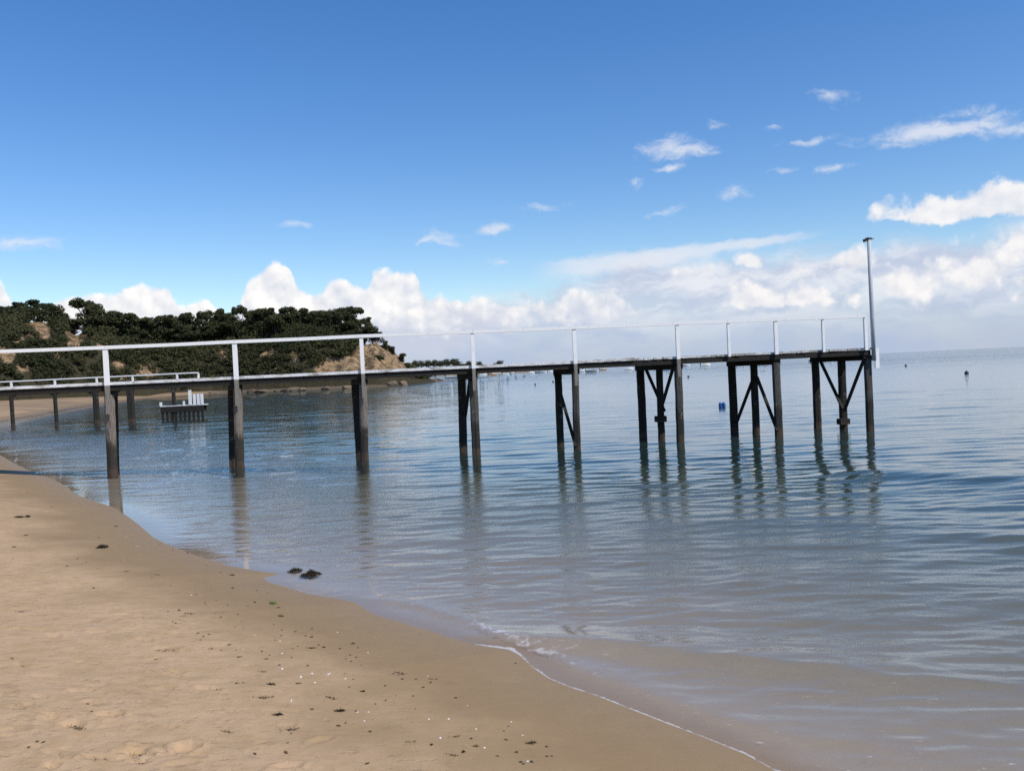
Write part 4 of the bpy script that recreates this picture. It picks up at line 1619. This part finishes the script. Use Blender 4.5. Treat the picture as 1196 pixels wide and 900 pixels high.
boats = [
    ('small white runabout anchored closest to the far shore sheds', 564, 437.9, 7, 'open', 'white', .3, 'white'),
    ('brown-hulled boat with white cabin among boats off the far point', 576, 438.3, 9, 'cabin', 'tan', .2, 'white'),
    ('white cabin boat moored right behind the brown-hulled one', 581, 436.4, 6, 'cabin', 'white', .5, 'white'),
    ('white boat with navy canopy in the cluster right of the second pile pair', 586, 437.2, 6, 'canopy', 'white', -.2, 'navy'),
    ('low white open boat in the cluster off the far point', 591, 437.0, 6, 'open', 'white', .3, 'white'),
    ('rightmost white cabin boat in the cluster off the far point', 597, 436.2, 6, 'cabin', 'white', -.4, 'cream'),
    ('white boat left in the row under the fifth deck span', 620.5, 435.9, 6, 'cabin', 'white', .2, 'white'),
    ('grey-hulled boat in the row under the fifth deck span', 628, 435.2, 7, 'canopy', 'grey', .1, 'navy'),
    ('white low boat with grey cover beside the grey-hulled boat', 634.5, 435.0, 6, 'open', 'white', -.2, 'white'),
    ('small white boat close to the left of the single braced pile pair', 643.5, 434.6, 5, 'cabin', 'white', .3, 'white'),
    ('white cabin boat just right of the single braced pile pair', 680.5, 433.8, 6, 'cabin', 'white', .1, 'white'),
    ('long dark grey launch with white stern seen broadside', 690.5, 434.6, 11, 'open', 'grey', 0.05, 'white'),
    ('tan-hulled boat with white top farther out beyond the grey launch', 704.5, 432.2, 7, 'cabin', 'tan', .2, 'white'),
    ('white sailing boat with a short mast left of the three-pile bent', 735, 431.6, 8, 'yacht', 'white', .15, 'white'),
    ('pale boat with cream cover seen between the first pair of three-pile bent', 756, 431.2, 7, 'open', 'white', .1, 'cream'),
    ('dark blue hulled boat seen between piles beneath the deck', 780, 431.0, 8, 'cabin', 'blue', .1, 'white'),
    ('white cabin boat with tan cover right of the tall brown pile', 801, 427.4, 8, 'cabin', 'white', -.3, 'white'),
    ('largest white cabin boat with cream side in open water', 824, 427.0, 10, 'cabin', 'white', .1, 'cream'),
    ('low white boat framed between left and middle piles of a bent', 866, 426.0, 10, 'open', 'white', .05, 'white'),
    ('grey and white boat framed between middle and right piles', 891, 425.2, 9, 'canopy', 'grey', .1, 'navy'),
    ('narrow white boat pointing away just left of the last bent', 946.5, 421.9, 4, 'cabin', 'white', 1.3, 'white'),
    ('low white launch framed inside the last bent of piles', 968, 421.6, 9, 'open', 'white', .1, 'white'),
]
for b in boats:
    make_boat(b[0], b[1], b[2], b[3], b[4], b[5], b[6], b[7])


# dark pontoon near the far rocks
def build_pontoon():
    p = on_z(527, 441.6, 0)
    root = empty('pontoon', (p.x, p.y, 0))
    tag(root, 'dark floating pontoon off the headland rocks', 'pontoon')
    MB().box((0, 0, .35), (2.8, 0, 0), (0, 1.4, 0), (0, 0, .07)).build('deck', BOATM['grey'], root)
    for y in (-1, 1):
        MB().tube([(-2.7, y, .1), (2.7, y, .1)], [.22, .22], 10).build('float', M_BLACK, root)


build_pontoon()


# ------------------------------------------------------------------ buoys
def buoy(label, px, py, r, material, group='mooring buoys'):
    p = on_z(px, py, 0)
    root = empty('buoy', (p.x, p.y, 0))
    tag(root, label, 'buoy', group)
    mb = MB()
    n = 9
    pts, rad = [], []
    for i in range(n):
        t = math.pi * (i + .35) / (n - .3)
        pts.append((0, 0, r * .35 - r * math.cos(t))); rad.append(r * math.sin(t))
    mb.tube(pts, rad, 14)
    mb.build('float', material, root, True)
    ring = MB()
    ring.tube([(r * .22 * math.cos(a), 0, r * 1.45 + r * .22 * math.sin(a)) for a in [k * math.pi / 5 for k in range(11)]], [r * .06] * 11, 6)
    ring.build('ring', M_BLACK, root, True)


BM_DARK = mk_flat('dark_buoy', (.03, .035, .045), .5, .4)
buoy('larger dark round buoy alone in the open water at right', 1129, 436.3, .19, BM_DARK)
buoy('small dark buoy near the horizon right of the light pole', 1058, 427.3, .19, BM_DARK)
buoy('small dark buoy in open water right of the first three-pile bent', 804, 440.2, .17, BM_DARK)
buoy('tiny dark buoy seen under the fifth deck span', 625, 449.2, .14, BM_DARK)
buoy('tiny dark buoy close beside the left pile of the single braced pair', 646, 445.8, .16, BM_DARK)


def blue_buoy():
    p = on_z(843.5, 475.5, 0)
    root = empty('blue_marker_buoy', (p.x, p.y, 0.05))
    tag(root, 'bright blue twin-drum buoy floating left of the outer piles', 'buoy')
    bm_ = mk_flat('blue_plastic', (.012, .11, .34), .4, .4, .1)
    for sx in (-1, 1):
        x = sx * .082
        MB().tube([(x, 0, -.1), (x, 0, -.06), (x, 0, .0), (x, 0, .09), (x, 0, .15), (x + sx * .01, 0, .19)], [.03, .062, .088, .088, .066, .026], 12).build('drum', bm_, root, True)
    MB().tube([(-.1, -.085, .12), (.1, -.085, .12)], [.012, .012], 6).build('strap', M_BLACK, root)
    root.scale = (1.0, 1.0, 1.1)


blue_buoy()

# ------------------------------------------------------------------ wrack, shells and stones on the sand
M_WEED = mk_flat('dried_seaweed', (.030, .022, .012), .8, .2, .5, 30)
M_WEED2 = mk_flat('brown_seaweed', (.115, .078, .046), .8, .2, .4, 30)
M_GREEN = mk_flat('green_seaweed', (.11, .17, .03), .7, .2, .3, 30)
M_SHELL = mk_flat('white_shell', (.62, .60, .57), .5, .3, .1, 30)
M_STONE = mk_flat('dark_pebble', (.055, .045, .04), .7, .2, .3, 20)


def weed_mesh(name, seed, n, sx, sy, sz, blade, material):
    rn = random.Random(seed)
    mb = MB()
    for i in range(n):
        a, q = rn.uniform(0, 6.28), rn.random() ** .6
        z = max(0, (1 - q) * sz * rn.random())
        p = Vector((math.cos(a) * q * sx, math.sin(a) * q * sy, z + .002))
        d = Vector((rn.gauss(0, 1), rn.gauss(0, 1), rn.gauss(0, .35) + .25 * sz / max(sx, .01))).normalized()
        pts = [p]
        for k in range(3):
            d = (d + Vector((rn.gauss(0, .5), rn.gauss(0, .5), rn.gauss(0, .3)))).normalized()
            nx = pts[-1] + d * blade / 3
            nx.z = max(nx.z, .001)
            pts.append(nx)
        w = blade * rn.uniform(.04, .09)
        mb.tube(pts, [w, w * 1.1, w * .8, w * .3], 4)
    me_o = mb.build(name, material)
    me = me_o.data
    bpy.data.objects.remove(me_o)
    return me


def lump_mesh(name, seed, material, flat=.6):
    import bmesh
    bm = bmesh.new()
    bmesh.ops.create_icosphere(bm, subdivisions=2, radius=1.0)
    rn = random.Random(seed)
    for v in bm.verts:
        v.co *= 1 + rn.uniform(-.18, .18)
        v.co.z *= flat
    me = bpy.data.meshes.new(name)
    bm.to_mesh(me); bm.free()
    me.materials.append(material)
    return me


def shell_mesh(name, seed):
    rn = random.Random(seed)
    v, f = [(0, 0, .55)], []
    n, rings = 12, 4
    for r in range(1, rings + 1):
        for j in range(n):
            a = 2 * math.pi * j / n
            rr = r / rings * (1 + .07 * (j % 2)) * (1.15 if math.cos(a) > 0 else .9)
            v.append((rr * math.cos(a), .85 * rr * math.sin(a), .55 * (1 - (r / rings) ** 2)))
    for j in range(n):
        f.append((0, 1 + j, 1 + (j + 1) % n))
    for r in range(rings - 1):
        for j in range(n):
            q = (j + 1) % n
            f.append((1 + r * n + j, 1 + (r + 1) * n + j, 1 + (r + 1) * n + q, 1 + r * n + q))
    me = bpy.data.meshes.new(name)
    me.from_pydata(v, [], f); me.update()
    me.materials.append(M_SHELL)
    return me


def ground_z(x, y):
    return float(ground_h(np.array([x]), np.array([y]))[0][0])


def lay(name, me, px, py, scale, label, cat, group, rz=None, lift=0.0):
    p = ground_at(px, py)
    z = max(ground_z(p.x, p.y), 0.0)
    o = bpy.data.objects.new(name, me)
    COL.objects.link(o)
    o.location = (p.x, p.y, z + lift)
    o.rotation_euler = (0, 0, rng.uniform(0, 6.28) if rz is None else rz)
    o.scale = scale if isinstance(scale, tuple) else (scale,) * 3
    tag(o, label, cat, group)
    return o


def build_litter():
    big = weed_mesh('seaweed_clump', 1, 420, .085, .06, .085, .032, M_WEED)
    mid = weed_mesh('seaweed_clump', 2, 260, .085, .05, .05, .030, M_WEED)
    lay('seaweed_clump', big, 363, 671.5, (1.35, 1.2, .85), 'larger bushy dark seaweed clump sitting in the edge of the water', 'seaweed', None, .3)
    lay('seaweed_clump', mid, 345, 667, 1.0, 'flatter dark seaweed clump just left of the larger one in the shallows', 'seaweed', None, .2)
    lay('seaweed_clump', mid, 119, 639.5, 1.05, 'mounded dark seaweed clump alone on the sand near the shoreline bend', 'seaweed', None, 1.0)
    lay('seaweed_clump', mid, 22, 604, (1.0, .9, .6), 'left half of the flat seaweed pair on the upper left sand', 'seaweed', None, .1)
    lay('seaweed_clump', mid, 32, 603.5, (.7, .8, .7), 'right half of the flat seaweed pair on the upper left sand', 'seaweed', None, 2.0)
    flat = [weed_mesh('seaweed_scrap', 10 + k, 40, .030, .016, .008, .020, M_WEED if k % 2 else M_WEED2) for k in range(4)]
    thread = [weed_mesh('seaweed_strand', 20 + k, 26, .085, .012, .003, .028, M_WEED2) for k in range(3)]
    green = weed_mesh('green_seaweed', 30, 40, .03, .022, .02, .03, M_GREEN)
    shells = [shell_mesh('shell', k) for k in range(2)]
    stones = [lump_mesh('pebble', k, M_STONE) for k in range(3)]

    def A(l): return [(a / 2.99, 520 + b / 2.99) for a, b in l]
    def B(l): return [(a / 2.99, 700 + b / 2.99) for a, b in l]
    def C(l): return [(300 + a / 2.99, 620 + b / 2.99) for a, b in l]
    bigs = A([(90, 315), (48, 355), (405, 283), (810, 453), (980, 596)]) + C([(50, 535), (290, 628), (957, 741)]) + B([(1185, 388), (970, 403)])
    labs = ['flat dark seaweed scrap below the seaweed pair at the left', 'thin dark scrap lowest of three at the upper left sand', 'dark scrap near the water close above the mounded clump',
            'dark pointed scrap at the edge of the wet sand, left of the water clumps', 'dark scrap just below the green seaweed', 'dark scrap beside white shells in the middle of the sand',
            'pointed dark scrap on sand left of a straggling strand', 'brown twig-like scrap on the smooth wet sand', 'dark flat scrap low in the middle of the beach', 'small flat scrap left of the dark one low on the beach']
    for (x, y), lb in zip(bigs, labs):
        lay('seaweed_scrap', flat[1], x, y, (1.0, .85, 1.0), lb, 'seaweed', None, rng.uniform(-.4, .4))
    small = A([(45, 397), (558, 344), (603, 366), (655, 376), (272, 332), (300, 408), (355, 395), (233, 421), (270, 395), (240, 460), (530, 461), (327, 498), (770, 443), (812, 498),
               (897, 506), (935, 515), (972, 566), (755, 540), (685, 520), (625, 575), (820, 635), (800, 695), (835, 738), (1090, 668), (1087, 708), (945, 833), (930, 745), (915, 718),
               (40, 745), (825, 830), (865, 560), (500, 600), (150, 220), (95, 165), (180, 215), (345, 322), (720, 420), (890, 548), (690, 655), (710, 668), (730, 660), (700, 680), (1040, 700), (1130, 705)]) + \
        C([(190, 370), (190, 408), (330, 455), (290, 410), (235, 405), (335, 393), (145, 533), (75, 640), (555, 517), (607, 528), (903, 461), (370, 560), (765, 750), (870, 728),
           (310, 670), (395, 700), (120, 705), (385, 810), (1030, 785), (610, 745), (100, 770), (580, 545), (450, 590), (720, 770), (840, 785), (930, 812)]) + \
        B([(100, 510), (60, 385), (110, 365), (75, 230), (45, 210), (260, 430), (1005, 500), (890, 540), (300, 360), (320, 390), (130, 495), (150, 497), (1180, 700 - 260), (1000, 535), (1090, 383), (185, 585)])
    for i, (x, y) in enumerate(small):
        lay('seaweed_scrap', flat[i % 4], x, y, rng.uniform(.32, .66), 'tiny dark scrap of seaweed lying on the sand', 'seaweed', 'small seaweed scraps on the sand')
    strands = A([(545, 452), (435, 440), (660, 588), (585, 712), (545, 740), (740, 850), (80, 768), (70, 580), (640, 595), (740, 708), (915, 790)]) + \
        C([(500, 497), (530, 736), (680, 780), (190, 408), (30, 583), (690, 717), (260, 585), (610, 517)]) + B([(490, 532), (490, 565), (340, 552), (270, 452), (75, 382), (830, 293), (910, 345), (730, 170), (555, 178), (1010, 455), (790, 462)])
    for i, (x, y) in enumerate(strands):
        lay('seaweed_strand', thread[i % 3], x, y, rng.uniform(.5, .85), 'thin brown strand of dried seaweed lying on the sand', 'seaweed', 'seaweed strands on the sand', rng.uniform(-.5, .5))
    lay('green_seaweed', green, 318.5, 705, 1.1, 'small bright green tuft of seaweed on damp sand', 'seaweed', None)
    sh = A([(440, 318), (480, 352), (432, 400), (985, 725), (978, 682), (890, 662), (848, 708), (985, 780), (1050, 806), (1178, 652), (668, 522), (1090, 797), (1150, 797), (1018, 888)]) + \
        C([(281, 352), (388, 424), (309, 516), (597, 505), (888, 665), (795, 755), (600, 655), (670, 655), (765, 690), (390, 630), (350, 630), (120, 595), (375, 662), (640, 720), (735, 608), (928, 712), (945, 802), (190, 497), (255, 497)]) + \
        B([(985, 240), (1050, 272), (1100, 290), (1145, 262), (605, 170)])
    for i, (x, y) in enumerate(sh):
        s = rng.uniform(.005, .010)
        lay('shell', shells[i % 2], x, y, (s, s * rng.uniform(.7, 1), s), 'tiny white shell fragment lying on the sand', 'shell', 'white shells on the sand')
    for i in range(60):
        x, y = rng.uniform(180, 640), 0
        y = np.interp(x, [180, 400, 640], [690, 780, 890]) + rng.gauss(0, 26)
        if y > 897:
            continue
        s = rng.uniform(.005, .011)
        lay('pebble', stones[i % 3], x, y, s, 'small dark pebble among the litter on the sand', 'pebble', 'pebbles in the litter band')


build_litter()


print('objects', len(bpy.data.objects))
